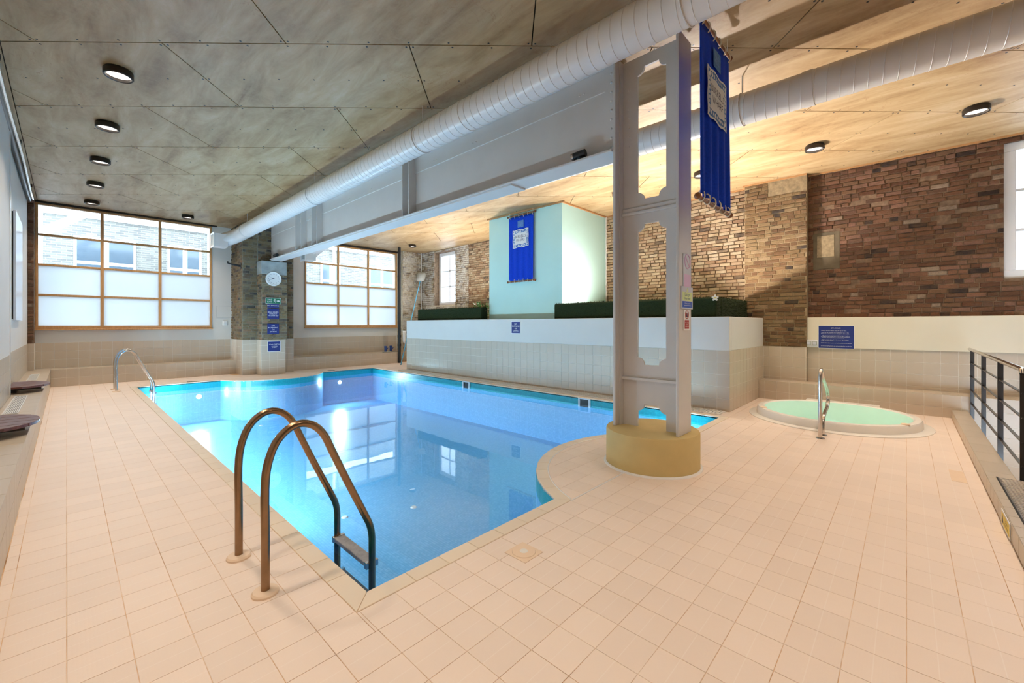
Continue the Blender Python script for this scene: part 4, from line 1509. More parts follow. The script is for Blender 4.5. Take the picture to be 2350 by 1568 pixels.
def beam_spot(y, label):
    t = empty('spotlight', (3.99, y, 3.29), label, 'spotlight', 'black spotlights clipped to the beam')
    MB().lathe([(0.05, 0.0), (0.05, 0.02), (0.02, 0.03)], 3.99, y, 16, 3.29, cap=True).build('base', 'black_metal', t, smooth=True)
    MB().tube([(3.99, y, 3.31), (3.99, y, 3.36)], 0.012, 8).build('arm', 'black_metal', t)
    MB().tube([(4.0, y - 0.05, 3.365), (3.98, y + 0.09, 3.35)], 0.042, 16).build('head', 'black_metal', t, smooth=True)
    MB().tube([(3.98, y + 0.09, 3.35), (3.977, y + 0.115, 3.347)], 0.044, 16).build('front_ring', 'stainless', t, smooth=True)


beam_spot(2.68, 'black spotlight on the beam flange next to the column')
beam_spot(12.75, 'black spotlight at the far end of the beam above the clock')

# ================================================================== POOL FITTINGS
def ladder(y0, y1, mat, label, steps):
    t = empty('pool_ladder', (0.724, (y0 + y1) / 2, 0), label, 'ladder')
    for y in (y0, y1):
        pts = [(0.724, y, 0.0), (0.724, y, 0.3), (0.722, y, 0.55), (0.735, y, 0.68), (0.775, y, 0.79), (0.84, y, 0.855), (0.91, y, 0.873), (0.98, y, 0.845), (1.035, y, 0.78), (1.08, y, 0.68),
               (1.17, y, 0.48), (1.29, y, 0.225), (1.32, y, 0.155), (1.333, y, 0.09), (1.335, y, 0.0), (1.335, y, -0.4), (1.335, y, -0.85)]
        sm = []
        for k in range(len(pts) - 1):
            a, b_ = Vector(pts[k]), Vector(pts[k + 1])
            p0 = Vector(pts[k - 1]) if k else a
            p3 = Vector(pts[k + 2]) if k + 2 < len(pts) else b_
            for j in range(3):
                s_ = j / 3
                sm.append(0.5 * ((2 * a) + (b_ - p0) * s_ + (2 * p0 - 5 * a + 4 * b_ - p3) * s_ ** 2 + (3 * a - p0 - 3 * b_ + p3) * s_ ** 3))
        sm.append(Vector(pts[-1]))
        MB().tube(sm, 0.0215, 16).build('rail', mat, t, smooth=True)
        MB().lathe([(0.066, 0.0), (0.066, 0.010), (0.058, 0.019), (0.022, 0.022)], 0.724, y, 28).build('foot_cover', 'cover_beige', t, smooth=True)
    for z in steps:
        s_ = MB().box(1.30, 1.375, y0 + 0.02, y1 - 0.02, z - 0.03, z).build('step', 'grey_step', t, bevel=0.006)
        for y in (y0, y1):
            q = 0.03 if y == y0 else -0.03
            MB().box(1.295, 1.38, min(y, y + q), max(y, y + q), z - 0.038, z + 0.004).build('step_end', 'stainless', s_, bevel=0.004)
    return t


ladder(2.483, 2.983, 'bronzed_steel', 'bronze-toned steel pool ladder at the near corner of the pool', (-0.085, -0.33, -0.58))
ladder(12.22, 12.70, 'stainless', 'chrome pool ladder at the far left corner of the pool', (-0.085, -0.33, -0.58))

# spa
sp = empty('spa_pool', (SX, SY, 0), 'round raised white spa pool with mint green water', 'spa')
MB().lathe([(1.10, 0.0), (1.10, 0.010), (1.09, 0.014), (0.985, 0.018)], SX, SY, 80).build('skirt', 'spa_shell', sp, smooth=True)
MB().lathe([(0.990, 0.01), (0.985, 0.10), (0.970, 0.122), (0.905, 0.126), (0.885, 0.112)], SX, SY, 80).build('rim', 'spa_shell', sp, smooth=True)
MB().lathe([(0.885, 0.112), (0.865, 0.0), (0.84, -0.25), (0.62, -0.30), (0.60, -0.62), (0.0, -0.66)], SX, SY, 80).build('basin', 'spa_inside', sp, smooth=True)
MB().lathe([(0.848, -0.17), (0.0, -0.17)], SX, SY, 80).build('water', 'spa_water', sp)
for a in (118, 240):
    kx, ky = SX + 0.93 * math.cos(R(a)), SY + 0.93 * math.sin(R(a))
    MB().lathe([(0.05, 0.0), (0.045, 0.014), (0.02, 0.02), (0.0, 0.021)], kx, ky, 16, 0.122).build('air_valve', 'cover_beige', sp, smooth=True)
l = bpy.data.lights.new('spa_light', 'POINT')
l.energy = W_SPA
l.color = (0.90, 1.0, 0.93)
l.shadow_soft_size = 0.08
lo = bpy.data.objects.new('spa_light', l)
C.objects.link(lo)
lo.location = (SX, SY, -0.24)
tag(MB().box(9.10, 9.25, 0.32, 1.32, 0, 0.09).build('white_slab', 'spa_shell', bevel=0.008), 'low white slab lying between spa and ledge', 'slab')

t = empty('spa_handrail', (6.5, 0.79, 0), 'single bent chrome grab rail beside the spa', 'handrail')
pts = [(6.49, 0), (6.49, 0.40), (6.49, 0.72), (6.505, 0.80), (6.55, 0.845), (6.61, 0.85), (6.67, 0.81), (6.73, 0.74), (6.93, 0.64), (7.12, 0.53), (7.20, 0.45), (7.20, 0.37), (7.10, 0.30), (6.90, 0.26), (6.78, 0.22), (6.72, 0.15), (6.70, 0.07), (6.70, 0.0)]
sm = []
for k in range(len(pts) - 1):
    a, b_ = Vector((*pts[k], 0)), Vector((*pts[k + 1], 0))
    p0 = Vector((*pts[k - 1], 0)) if k else a
    p3 = Vector((*pts[k + 2], 0)) if k + 2 < len(pts) else b_
    for j in range(3):
        s_ = j / 3
        q = 0.5 * ((2 * a) + (b_ - p0) * s_ + (2 * p0 - 5 * a + 4 * b_ - p3) * s_ ** 2 + (3 * a - p0 - 3 * b_ + p3) * s_ ** 3)
        sm.append((q.x, 0.79, q.y))
sm.append((6.70, 0.79, 0))
MB().tube(sm, 0.022, 16).build('rail', 'stainless', t, smooth=True)
for x in (6.49, 6.70):
    MB().lathe([(0.05, 0.0), (0.048, 0.008), (0.022, 0.012)], x, 0.79, 24).build('foot_cover', 'stainless', t, smooth=True)

# railing by the steps
rl = empty('railing', (7.3, -0.70, 0), 'dark metal railing with four flat bars on the right', 'railing')
for x in (9.20, 7.95, 6.65, 5.465):
    MB().box(x - 0.007, x + 0.007, -0.731, -0.689, -0.5, 1.04).build('post', 'rail_steel', rl, bevel=0.002)
for z in (0.855, 0.648, 0.442, 0.242):
    MB().box(5.45, 9.42, -0.722, -0.698, z - 0.005, z + 0.005).build('flat_bar', 'rail_steel', rl, bevel=0.002)
MB().tube([(9.45, -0.70, 1.055), (5.46, -0.70, 1.055), (5.43, -0.70, 1.045), (5.42, -0.70, 1.02)], 0.021, 14).build('handrail', 'stainless', rl, smooth=True)

tp = empty('tread_plate', (4.4, -1.2, 0.10), 'dark raised-pattern metal tread plate on the landing', 'metal plate')
MB().box(2.0, 5.44, -2.1, -0.565, 0.10, 0.128).build('plate', 'tread_metal', tp)
MB().box(2.0, 5.44, -0.565, -0.555, 0.10, 0.131).build('nosing', 'rubber_black', tp)
mb = MB()
# raised lozenge ribs
for k in range(110):
    for s_ in (1, -1):
        x0 = 1.0 + k * 0.045
        p0, p1 = Vector((x0, -0.575, 0)), Vector((x0 + s_ * 1.6, -2.1, 0))
        if s_ < 0:
            p0.x += 1.5
            p1.x += 1.5
        a, b_ = 0.0, 1.0
        dx = p1.x - p0.x
        lo_, hi_ = sorted(((2.0 - p0.x) / dx, (5.44 - p0.x) / dx))
        a, b_ = max(a, lo_), min(b_, hi_)
        if b_ - a < 0.03:
            continue
        q0, q1 = p0.lerp(p1, a), p0.lerp(p1, b_)
        d = (q1 - q0).normalized()
        w = Vector((-d.y, d.x, 0)) * 0.0035
        i = len(mb.v)
        mb.v += [(*(q0 - w).xy, 0.128), (*(q0 + w).xy, 0.128), (*(q1 + w).xy, 0.128), (*(q1 - w).xy, 0.128), (*q0.xy, 0.132), (*q1.xy, 0.132)]
        mb.f += [(i, i + 3, i + 5, i + 4), (i + 1, i + 4, i + 5, i + 2)]
mb.build('raised_ribs', 'tread_rib', tp, kind='stuff')

# floor plates and drains
fd = empty('floor_drain', (1.966, 1.749, 0), 'square beige floor drain cover near the front pool edge', 'drain')
MB().box(1.88, 2.05, 1.66, 1.835, 0.0, 0.004).build('frame', 'cover_beige', fd, bevel=0.002)
MB().lathe([(0.075, 0.004), (0.072, 0.008), (0.03, 0.009), (0.0, 0.009)], 1.966, 1.749, 28).build('cover', 'cover_beige', fd, smooth=True)
MB().lathe([(0.026, 0.0095), (0.0, 0.0105)], 1.966, 1.749, 20).build('knob', 'spa_shell', fd)
for x, y, lb in ((2.15, 13.03, 'small dark floor grate by the far left ladder'), (5.63, 13.0, 'small dark floor grate right of the stepped pier')):
    g_ = empty('floor_grate', (x, y, 0), lb, 'drain', 'small floor grates')
    MB().box(x - 0.10, x + 0.10, y - 0.05, y + 0.05, 0, 0.003).build('tray', 'dark_bronze', g_)
    for k in range(5):
        MB().box(x - 0.095 + k * 0.04, x - 0.075 + k * 0.04, y - 0.05, y + 0.05, 0.003, 0.006).build('bar', 'rail_steel', g_)
tag(MB().box(5.55, 5.95, -0.40, -0.30, 0.0, 0.003).build('access_strip', 'cover_beige'), 'flat orange strip let into the deck by the upstand', 'floor plate')

# ================================================================== LEFT SIDE
def seat(y, label):
    t = empty('half_round_stool', (-0.42, y, 0.4), label, 'seat', 'dark wooden D-shaped seats on the left ledge')
    w = 0.46
    nb = 5
    for k in range(nb):
        a, b_ = -w + 2 * w * k / nb + 0.006, -w + 2 * w * (k + 1) / nb - 0.006
        pts = [(XL + 0.01, y + a), ]
        front = []
        for j in range(7):
            q = a + (b_ - a) * j / 6
            front.append((XL + 0.02 + 0.40 * math.sqrt(max(0.0, 1 - (q / w * 0.985) ** 2)) ** 0.8, y + q))
        poly = [(XL + 0.01, y + a)] + front + [(XL + 0.01, y + b_)]
        MB().prism(poly, 0.475, 0.505).build('plank', 'mahogany', t, bevel=0.004)
    for d in (-0.2, 0.2):
        MB().box(XL + 0.02, -0.27, y + d - 0.025, y + d + 0.025, 0.435, 0.475).build('bearer', 'dark_bronze', t)
        MB().box(XL + 0.02, XL + 0.08, y + d - 0.025, y + d + 0.025, 0.40, 0.435).build('foot', 'dark_bronze', t)


seat(10.0, 'dark wooden D-shaped seat on the left ledge, further from the viewer')
seat(6.27, 'dark wooden D-shaped seat on the left ledge, nearer and cut by the frame')


def ledge_grille(y0, y1, label):
    t = empty('air_grille', (-0.45, (y0 + y1) / 2, 0.4), label, 'grille', 'slotted air grilles let into the left ledge')
    x0, x1 = -0.495, -0.395
    MB().box(x0 - .012, x1 + .012, y0 - .012, y0, 0.40, 0.408).box(x0 - .012, x1 + .012, y1, y1 + .012, 0.40, 0.408).box(x0 - .012, x0, y0, y1, 0.40, 0.408).box(x1, x1 + .012, y0, y1, 0.40, 0.408).build('frame', 'white_gloss', t)
    MB().box(x0, x1, y0, y1, 0.40, 0.402).build('slot', 'black_metal', t)
    for k in range(7):
        a = x0 + 0.004 + k * 0.0138
        MB().box(a, a + 0.008, y0, y1, 0.402, 0.409).build('bar', 'white_gloss', t)


ledge_grille(11.75, 13.05, 'slotted air grille in the left ledge, near the window corner')
ledge_grille(7.5, 9.25, 'slotted air grille in the left ledge between the two wooden seats')
ledge_grille(3.5, 5.2, 'slotted air grille in the left ledge, just beside the viewer')
wp = empty('wall_panel', (XL + 0.03, 11.1, 1.5), 'tall pale blue-white flat panel on the left wall', 'panel')
MB().box(XL + 0.015, XL + 0.045, 10.37, 11.80, 1.50, 3.26).build('face', 'panel_window_tint', wp, bevel=0.003)
MB().box(XL, XL + 0.015, 10.36, 11.78, 1.52, 3.24).build('shadow_backing', 'black_metal', wp)  # black sheet standing in for the shadow gap behind the panel
cp = empty('ceiling_pipe', (XL + 0.06, 6, 4.2), 'silver pipe with a dark tube for the shadow gap along the top of the left wall', 'pipe')
MB().tube([(XL + 0.085 + 0.006 * math.sin(y * 1.3), y, 4.215 + 0.02 * math.sin(y * 0.8)) for y in [k * 0.5 - 2 for k in range(33)]], 0.028, 12).build('pipe', 'stainless', cp, smooth=True)
MB().tube([(XL + 0.04, y, 4.17 + 0.035 * math.sin(y * 0.8 + 1)) for y in [k * 0.5 - 2 for k in range(33)]], 0.03, 10).build('shadow_gap_tube', 'dark_bronze', cp, smooth=True)  # dark tube drawn in for the shadow gap along the pipe
for y in (1.0, 4.0, 7.0, 10.0, 13.0):
    MB().box(XL + 0.0, XL + 0.12, y - 0.015, y + 0.015, 4.235, 4.294).build('clip', 'dark_bronze', cp)

# ================================================================== BANNERS
def banner(o, u, n, w, h, label, fold_dir):
    """o: middle of the top edge; u: right as seen; n: towards the viewer"""
    o, u, n = Vector(o), Vector(u), Vector(n)
    z = Vector((0, 0, 1))
    t = empty('hanging_banner', o - z * h, label, 'banner', 'royal blue hanging banners')
    cols, rows = 36, 20
    loops = []
    for j in range(rows + 1):
        f = j / rows
        row = []
        for i in range(cols + 1):
            s_ = i / cols - 0.5
            amp = 0.006 + 0.016 * f
            d = amp * math.sin(s_ * 26 + 0.7) * (0.35 + 0.65 * min(1, f * 1.6))
            row.append(o + u * (s_ * w) - z * (0.03 + f * (h - 0.06)) + n * d)
        loops.append(row)
    mb = MB()
    mb.rings(loops, cap=False, closed=False)
    c = mb.build('cloth', 'banner_cloth', t, smooth=True)
    md = c.modifiers.new('thickness', 'SOLIDIFY')
    md.thickness = 0.004
    for zz in (0.0, -h):
        q = o + z * zz
        r_ = MB().tube([q - u * (w / 2 + 0.04), q + u * (w / 2 + 0.04)], 0.016, 14).build('rod', 'rod_wood', t, smooth=True)
        for s_ in (-1, 1):
            e = q + u * (s_ * (w / 2 + 0.05))
            MB().tube([e - u * 0.02 * s_, e - u * .01 * s_, e, e + u * .012 * s_, e + u * 0.02 * s_], [0.016, 0.026, 0.03, 0.024, 0.008], 14).build('finial', 'rod_wood', r_, smooth=True)
        for k in range(6):
            s_ = -0.46 + 0.92 * k / 5
            pts = []
            for a in range(14):
                th = a / 14 * 2 * PI
                sg = 1 if zz == 0 else -1
                pts.append(q + u * (s_ * w + 0.018 * math.sin(th * .5)) + z * (math.cos(th) * 0.045 - 0.02 * sg) + n * (math.sin(th) * 0.028))
            MB().tube(pts, 0.006, 6, closed=True).build('rope_loop', 'rope', t, smooth=True)
    for s_ in (-1, 1):
        e = o + u * (s_ * (w / 2 - 0.02))
        MB().tube([e, Vector((e.x, e.y, ZC))], 0.004, 6).build('hanging_cord', 'rope', t)
    # printed patches
    def patch(cy, hw, hh, mat, lift, wav, nm):
        pp = []
        m_ = 10
        for (a, b_, c2, d2) in ((-1, -1, 1, -1), (1, -1, 1, 1), (1, 1, -1, 1), (-1, 1, -1, -1)):
            for k in range(m_):
                f = k / m_
                x, y = a + (c2 - a) * f, b_ + (d2 - b_) * f
                wv = wav * math.sin(f * 2 * PI * 2)
                if abs(x) > 0.999:
                    pp.append((x * hw + wv * x * .5, y * hh))
                else:
                    pp.append((x * hw, y * hh + wv * y))
        return MB().plate(pp, o - z * cy + n * lift, u, z, n, 0.0012).build(nm, mat, t)
    patch(0.60, 0.265, 0.225, 'patch_pale', 0.022, 0.010, 'patch')
    patch(0.60, 0.245, 0.205, 'patch_blue', 0.0235, 0.010, 'patch_border')
    patch(0.60, 0.195, 0.145, 'patch_pale', 0.025, 0.008, 'patch_field')
    rr = random.Random(3)
    for k in range(34):
        f = k / 34 * 4
        s_, q = int(f), (f % 1) * 2 - 1
        x, y = ((q * .22, -.175), (.22, q * .175), (-q * .22, .175), (-.22, -q * .175))[s_]
        a = rr.random() * 3
        sz = 0.012 + rr.random() * 0.010
        MB().plate([(x + sz * math.cos(a + b_), y + sz * math.sin(a + b_) * 1.2) for b_ in (0, 0.9, 2.0, 3.3, 4.4)], o - z * 0.60 + n * 0.0248, u, z, n, 0.0006).build('border_motif', 'patch_pale', t)
    text('BURRELLS\nWHARF', 0.098, o - z * 0.60 + n * 0.0263, u, z, 'ink_dark', t, width=0.36, line=0.95)
    patch(0.235, 0.10, 0.085, 'patch_faint', 0.0195, 0.002, 'small_patch')
    patch(0.235, 0.065, 0.055, 'patch_blue', 0.021, 0.0, 'small_patch_field')
    return t


banner((4.17, 1.31, 4.13), X_, NY_, 0.80, 1.59, 'large royal blue banner hanging next to the steel column', 0)
banner((7.845, 7.07, 4.20), (0, -1, 0), NX_, 0.82, 1.68, 'royal blue banner hanging on the mint painted box', 0)
# cord from the near banner to the ceiling
# ================================================================== SIGNS
def sign(o, u, n, w, h, mat, label, name='sign', border=None, cat='sign', thick=0.006):
    o, u, n = Vector(o), Vector(u), Vector(n)
    t = empty(name, o - Vector((0, 0, h / 2)), label, cat)
    q = [(-w / 2, -h / 2), (w / 2, -h / 2), (w / 2, h / 2), (-w / 2, h / 2)]
    if border:
        MB().plate([(a * (1 + border[1] / w * 2), b_ * (1 + border[1] / h * 2)) for a, b_ in q], o, u, Z_, n, thick * .8).build('border', border[0], t)
    MB().plate(q, o, u, Z_, n, thick).build('board', mat, t)
    t['w'] = w
    return t


YS = 13.118
def psign(zc, h, w, txt, label, size, xc=4.026, mat='sign_blue', y=YS, border=None):
    t = sign((xc, y, zc), X_, NY_, w, h, mat, label, border=border)
    if txt:
        text(txt, size, (xc, y - 0.0065, zc), X_, Z_, 'sign_white', t, line=1.05)
    return t


psign(1.964, 0.105, 0.30, 'NO SMOKING', 'narrow blue NO SMOKING sign under the green exit sign', 0.048)
psign(1.73, 0.30, 0.30, 'BALL GAMES\nSTRICTLY\nPROHIBITED', 'square blue BALL GAMES STRICTLY PROHIBITED sign on the stepped pier', 0.047)
psign(1.308, 0.29, 0.30, 'NO\nRUNNING\nOR\nDIVING', 'square blue NO RUNNING OR DIVING sign on the stepped pier', 0.054)
t = psign(0.805, 0.275, 0.315, None, 'square blue POOL DEPTH sign with white edge on the pier foot', 0.05, 4.055, y=13.124, border=('sign_white', 0.014))
text('POOL DEPTH', 0.045, (4.055, 13.1175, 0.86), X_, Z_, 'sign_white', t)
text('1.2 METRES\n(4 FEET)', 0.032, (4.055, 13.1175, 0.79), X_, Z_, 'sign_white', t)
t = sign((4.033, YS, 2.10), X_, NY_, 0.375, 0.150, 'sign_green', 'green FIRE EXIT sign with running figure and arrow', border=('sign_white', 0.012))
text('FIRE\nEXIT', 0.062, (3.935, YS - 0.0065, 2.10), X_, Z_, 'sign_white', t, line=0.95)
yy = YS - 0.0065
MB().plate([(0, -.012), (0.045, -.012), (0.045, -.032), (0.085, 0), (0.045, .032), (0.045, .012), (0, .012)], (4.115, yy, 2.10), X_, Z_, NY_, 0.0008).build('arrow', 'sign_white', t)
mb = MB()
for a, b_ in (((0, 0.03), (-0.005, -0.005)), ((-0.005, -0.005), (0.025, -0.02)), ((0.025, -0.02), (0.02, -0.045)), ((-0.005, -0.005), (-0.025, -0.03)), ((-0.025, -0.03), (-0.045, -0.03)), ((0, 0.025), (0.03, 0.01)), ((0, 0.025), (-0.03, 0.015))):
    a, b_ = Vector((*a, 0)), Vector((*b_, 0))
    d = (b_ - a).normalized() * 0.003
    w = Vector((-d.y, d.x, 0)) * 1.6
    mb.plate([((a - d - w).x, (a - d - w).y), ((b_ + d - w).x, (b_ + d - w).y), ((b_ + d + w).x, (b_ + d + w).y), ((a - d + w).x, (a - d + w).y)], (4.062, yy, 2.10), X_, Z_, NY_, 0.0008)
mb.plate([(0.012 * math.cos(k * PI / 5) + 0.006, 0.046 + 0.012 * math.sin(k * PI / 5)) for k in range(10)], (4.062, yy, 2.10), X_, Z_, NY_, 0.0008)
mb.build('running_figure', 'sign_white', t)

# sign on the planter front
t = sign((PW - 0.001, 6.856, 1.358), (0, -1, 0), NX_, 0.27, 0.275, 'sign_blue', 'square blue NO RUNNING OR DIVING sign on the white planter wall', border=('sign_white', 0.014))
text('NO\nRUNNING\nOR\nDIVING', 0.052, (PW - 0.0075, 6.856, 1.358), (0, -1, 0), Z_, 'sign_white', t, line=1.05)

# spa rules
t = sign((9.679, 0.945, 1.198), (0, -1, 0), NX_, 0.515, 0.41, 'sign_blue', 'large dark blue SPA RULES board on the cream band by the spa', border=('sign_white', 0.006))
text('SPA RULES', 0.030, (9.672, 0.945, 1.362), (0, -1, 0), Z_, 'sign_white', t)
rules = [('1', 'Please shower before using the Spa or Pool.', 1.315), ('2', 'Do not use essential oils, bubble bath etc. in the\nSpa these cause expensive damage to the system.', 1.268),
         ('3', 'The Spa is not recommended for pregnant ladies,\nchildren and people with certain health conditions.\nSeek medical advice if you are not sure.', 1.204),
         ('4', 'Don\'t remain if you feel drowsy or light headed.\nGet out immediately.', 1.138), ('5', 'Consider other users, no anti-social behaviour please.', 1.088),
         ('6', 'Unescorted persons are not permitted to use the Spa.', 1.032)]
for a, b_, z in rules:
    text(a, 0.020, (9.672, 1.168, z), (0, -1, 0), Z_, 'sign_white', t, align='LEFT')
    text(b_, 0.0198, (9.672, 1.145, z), (0, -1, 0), Z_, 'sign_white', t, align='LEFT', line=0.95)

# switches
sw = empty('switch_pair', (9.66, 1.307, 1.0), 'pair of grey weatherproof switches left of the blue board', 'switch')
MB().box(9.655, 9.68, 1.21, 1.405, 1.005, 1.145).build('back_box', 'white_gloss', sw, bevel=0.006)
for y in (1.262, 1.355):
    c = MB().box(9.632, 9.655, y - 0.04, y + 0.04, 1.035, 1.115).build('cover', 'grey_plastic', sw, bevel=0.006)
    MB().box(9.622, 9.632, y - 0.024, y + 0.024, 1.05, 1.10).build('rocker', 'sign_grey', c, bevel=0.004)

# column signs
CY = 1.57 - 0.001
t = sign((4.165, CY, 1.95), X_, NY_, 0.20, 0.33, 'sign_grey', 'faded pink prohibition sign, topmost on the steel column')
MB().plate([(-0.085, -0.155), (0.085, -0.155), (0.085, -0.03), (-0.085, -0.03)], (4.165, CY - 0.0065, 1.95), X_, Z_, NY_, 0.0006).build('faded_panel', 'sign_pink', t)
ring = [(4.165 + 0.068 * math.cos(k * PI / 16), CY - 0.0072, 2.045 + 0.068 * math.sin(k * PI / 16)) for k in range(32)]
MB().tube(ring, 0.006, 6, closed=True).tube([ring[12], ring[28]], 0.005, 6).build('ring', 'sign_pink', t)
t = sign((4.155, CY, 1.69), X_, NY_, 0.285, 0.215, 'sign_grey', 'Danger Deep water sign in the middle of the steel column', thick=0.010)
q = lambda z0, z1: [(-0.125, z0), (0.125, z0), (0.125, z1), (-0.125, z1)]
MB().plate(q(-0.03, 0.055), (4.155, CY - 0.0105, 1.69), X_, Z_, NY_, 0.0006).build('lime_panel', 'sign_lime', t)
MB().plate(q(-0.095, -0.035), (4.155, CY - 0.0105, 1.69), X_, Z_, NY_, 0.0006).build('blue_panel', 'sign_mid_blue', t)
MB().plate([(-0.025, 0.06), (0.025, 0.06), (0, 0.10)], (4.155, CY - 0.0105, 1.69), X_, Z_, NY_, 0.0006).build('triangle', 'sign_lime', t)
text('Danger', 0.048, (4.155, CY - 0.0113, 1.723), X_, Z_, 'ink_teal', t)
text('Deep water', 0.031, (4.155, CY - 0.0113, 1.683), X_, Z_, 'ink_teal', t)
text('Children should be\nsupervised at all times', 0.019, (4.155, CY - 0.0113, 1.626), X_, Z_, 'sign_white', t)
t = sign((4.152, CY, 1.473), X_, NY_, 0.15, 0.20, 'sign_white', 'small white and red prohibition sign, lowest on the steel column')
ring = [(4.152 + 0.038 * math.cos(k * PI / 16), CY - 0.0072, 1.525 + 0.038 * math.sin(k * PI / 16)) for k in range(32)]
MB().tube(ring, 0.004, 6, closed=True).tube([ring[12], ring[28]], 0.003, 6).build('ring', 'sign_red', t)
MB().plate([(-0.02, -0.02), (0.015, -0.024), (0.02, 0.0), (0.008, 0.024), (-0.004, 0.005), (-0.016, 0.008)], (4.152, CY - 0.0066, 1.525), X_, Z_, NY_, 0.0006).build('figure', 'ink_dark', t)
MB().plate([(-0.055, -0.085), (0.055, -0.085), (0.055, 0.0), (-0.055, 0.0)], (4.152, CY - 0.0066, 1.473), X_, Z_, NY_, 0.0006).build('red_panel', 'sign_red', t)
text('No running\nor diving\nin this area', 0.019, (4.152, CY - 0.0074, 1.43), X_, Z_, 'sign_white', t)

# yellow warning on the upstand
t = empty('warning_sign', (4.43, -0.499, 0.0), 'yellow warning sign fixed low on the upstand below the tread plate', 'sign')
MB().plate([(-0.17, 0.005), (0.17, 0.005), (0.17, 0.112), (-0.17, 0.112)], (4.43, -0.499, 0.0), (-1, 0, 0), Z_, Y_, 0.004).build('board', 'sign_white', t)
MB().plate([(-0.05, 0.018), (0.155, 0.018), (0.155, 0.10), (-0.05, 0.10)], (4.43, -0.4949, 0.0), (-1, 0, 0), Z_, Y_, 0.0006).build('yellow_panel', 'sign_yellow', t)
MB().plate([(-0.155, 0.018), (-0.065, 0.018), (-0.065, 0.10), (-0.155, 0.10)], (4.43, -0.4949, 0.0), (-1, 0, 0), Z_, Y_, 0.0006).build('symbol_panel', 'sign_yellow', t)
MB().plate([(-0.145, 0.03), (-0.075, 0.03), (-0.11, 0.088)], (4.43, -0.4942, 0.0), (-1, 0, 0), Z_, Y_, 0.0004).build('triangle', 'ink_dark', t)
text('Caution\nMind the step', 0.026, (4.378, -0.4941, 0.06), (-1, 0, 0), Z_, 'ink_dark', t)

# clock
ck = empty('wall_clock', (4.035, 13.12, 2.73), 'round white wall clock on the stepped brick pier', 'clock')
def disc(r0, r1, y0, y1, seg=48):
    return [[(4.035 + r * math.cos(2 * PI * k / seg), y, 2.73 + r * math.sin(2 * PI * k / seg)) for k in range(seg)] for r, y in ((r0, y0), (r1, y1))]
MB().rings([disc(.205, .205, 13.13, 13.1)[0], disc(.205, .205, 13.10, 13.1)[0], disc(.195, .19, 13.085, 13.1)[0], disc(.175, .17, 13.085, 13.1)[0], disc(.170, .17, 13.10, 13.1)[0]], cap=False).build('case', 'white_gloss', ck, smooth=True)
MB().rings([disc(.172, .17, 13.101, 13.1)[0], disc(.001, .17, 13.101, 13.1)[0]], cap=False).build('dial', 'sign_white', ck)
for k in range(12):
    a = PI / 2 - k * PI / 6
    text(str(12 if k == 0 else k), 0.044, (4.035 + 0.135 * math.cos(a), 13.0995, 2.73 + 0.135 * math.sin(a)), X_, Z_, 'ink_dark', ck, name='numeral')
for nm, ang, ln, wd in (('hour_hand', PI / 2 - (9.72 / 12) * 2 * PI, 0.085, 0.008), ('minute_hand', PI / 2 - (42.5 / 60) * 2 * PI, 0.125, 0.006)):
    dx, dz = math.cos(ang), math.sin(ang)
    px, pz = -dz * wd, dx * wd
    MB().plate([(-dx * .02 + px, -dz * .02 + pz), (-dx * .02 - px, -dz * .02 - pz), (dx * ln - px * .6, dz * ln - pz * .6), (dx * ln + px * .6, dz * ln + pz * .6)], (4.035, 13.098, 2.73), X_, Z_, NY_, 0.001).build(nm, 'ink_dark', ck)

# small fittings on the far wall
ap = empty('service_hatch', (3.215, 14.69, 1.63), 'flush white access panel between left window and brick pier', 'panel')
MB().box(3.0, 3.43, 14.688, 14.70, 1.63, 1.975).build('rebate', 'grey_plastic', ap)
MB().box(3.006, 3.424, 14.684, 14.689, 1.636, 1.969).build('door', 'wall_white', ap)
for x in (3.02, 3.41):
    for z in (1.65, 1.955):
        MB().tube([(x, 14.684, z), (x, 14.681, z)], 0.006, 8).build('screw', 'grey_plastic', ap)
se = empty('wall_sensor', (3.21, 14.68, 1.40), 'small white switch box below the access panel', 'switch')
MB().box(3.15, 3.275, 14.66, 14.70, 1.40, 1.55).build('back_box', 'white_gloss', se, bevel=0.012)
MB().box(3.17, 3.255, 14.645, 14.66, 1.46, 1.53).build('cover', 'white_gloss', se, bevel=0.008)
bk = empty('wall_bracket', (3.33, 13.7, 3.05), 'black metal bracket arm on the side of the stepped pier', 'bracket')
MB().box(3.355, 3.372, 13.62, 13.74, 3.0, 3.16).build('back_plate', 'black_metal', bk)
MB().tube([(3.36, 13.68, 3.08), (3.2, 13.68, 3.10), (3.06, 13.68, 3.13)], [0.035, 0.022, 0.02], 10).build('arm', 'black_metal', bk, smooth=True)
MB().tube([(3.06, 13.68, 3.12), (3.055, 13.68, 3.18)], 0.018, 10).build('end_pin', 'black_metal', bk)

# black pipe and net in the far corner
tp_ = empty('drain_pipe', (8.50, 13.77, 0), 'black vertical drain pipe right of the far window', 'pipe')
MB().tube([(8.50, 13.77, 0), (8.50, 13.77, ZC)], 0.055, 20).build('pipe', 'black_metal', tp_, smooth=True)
for z in (0.62, 0.95):
    MB().tube([(8.50, 13.77, z), (8.50, 13.77, z + 0.09)], 0.066, 20).build('socket', 'black_metal', tp_, smooth=True)
nt_ = empty('pool_net', (8.0, 12.86, 0), 'pool skimming net on a bright blue pole leaning in the corner', 'net')
a, b_ = Vector((8.0, 12.86, 0.02)), Vector((9.52, 13.92, 3.14))
MB().tube([a, b_], 0.017, 12).build('pole', 'pole_blue', nt_, smooth=True)
d = (b_ - a).normalized()
sd = Vector((0.70, -0.714, 0)).cross(d).cross(d) * -1
sd = (Vector((0.70, -0.71, 0)) - d * Vector((0.70, -0.71, 0)).dot(d)).normalized()
nn = d.cross(sd)
fr_pts = []
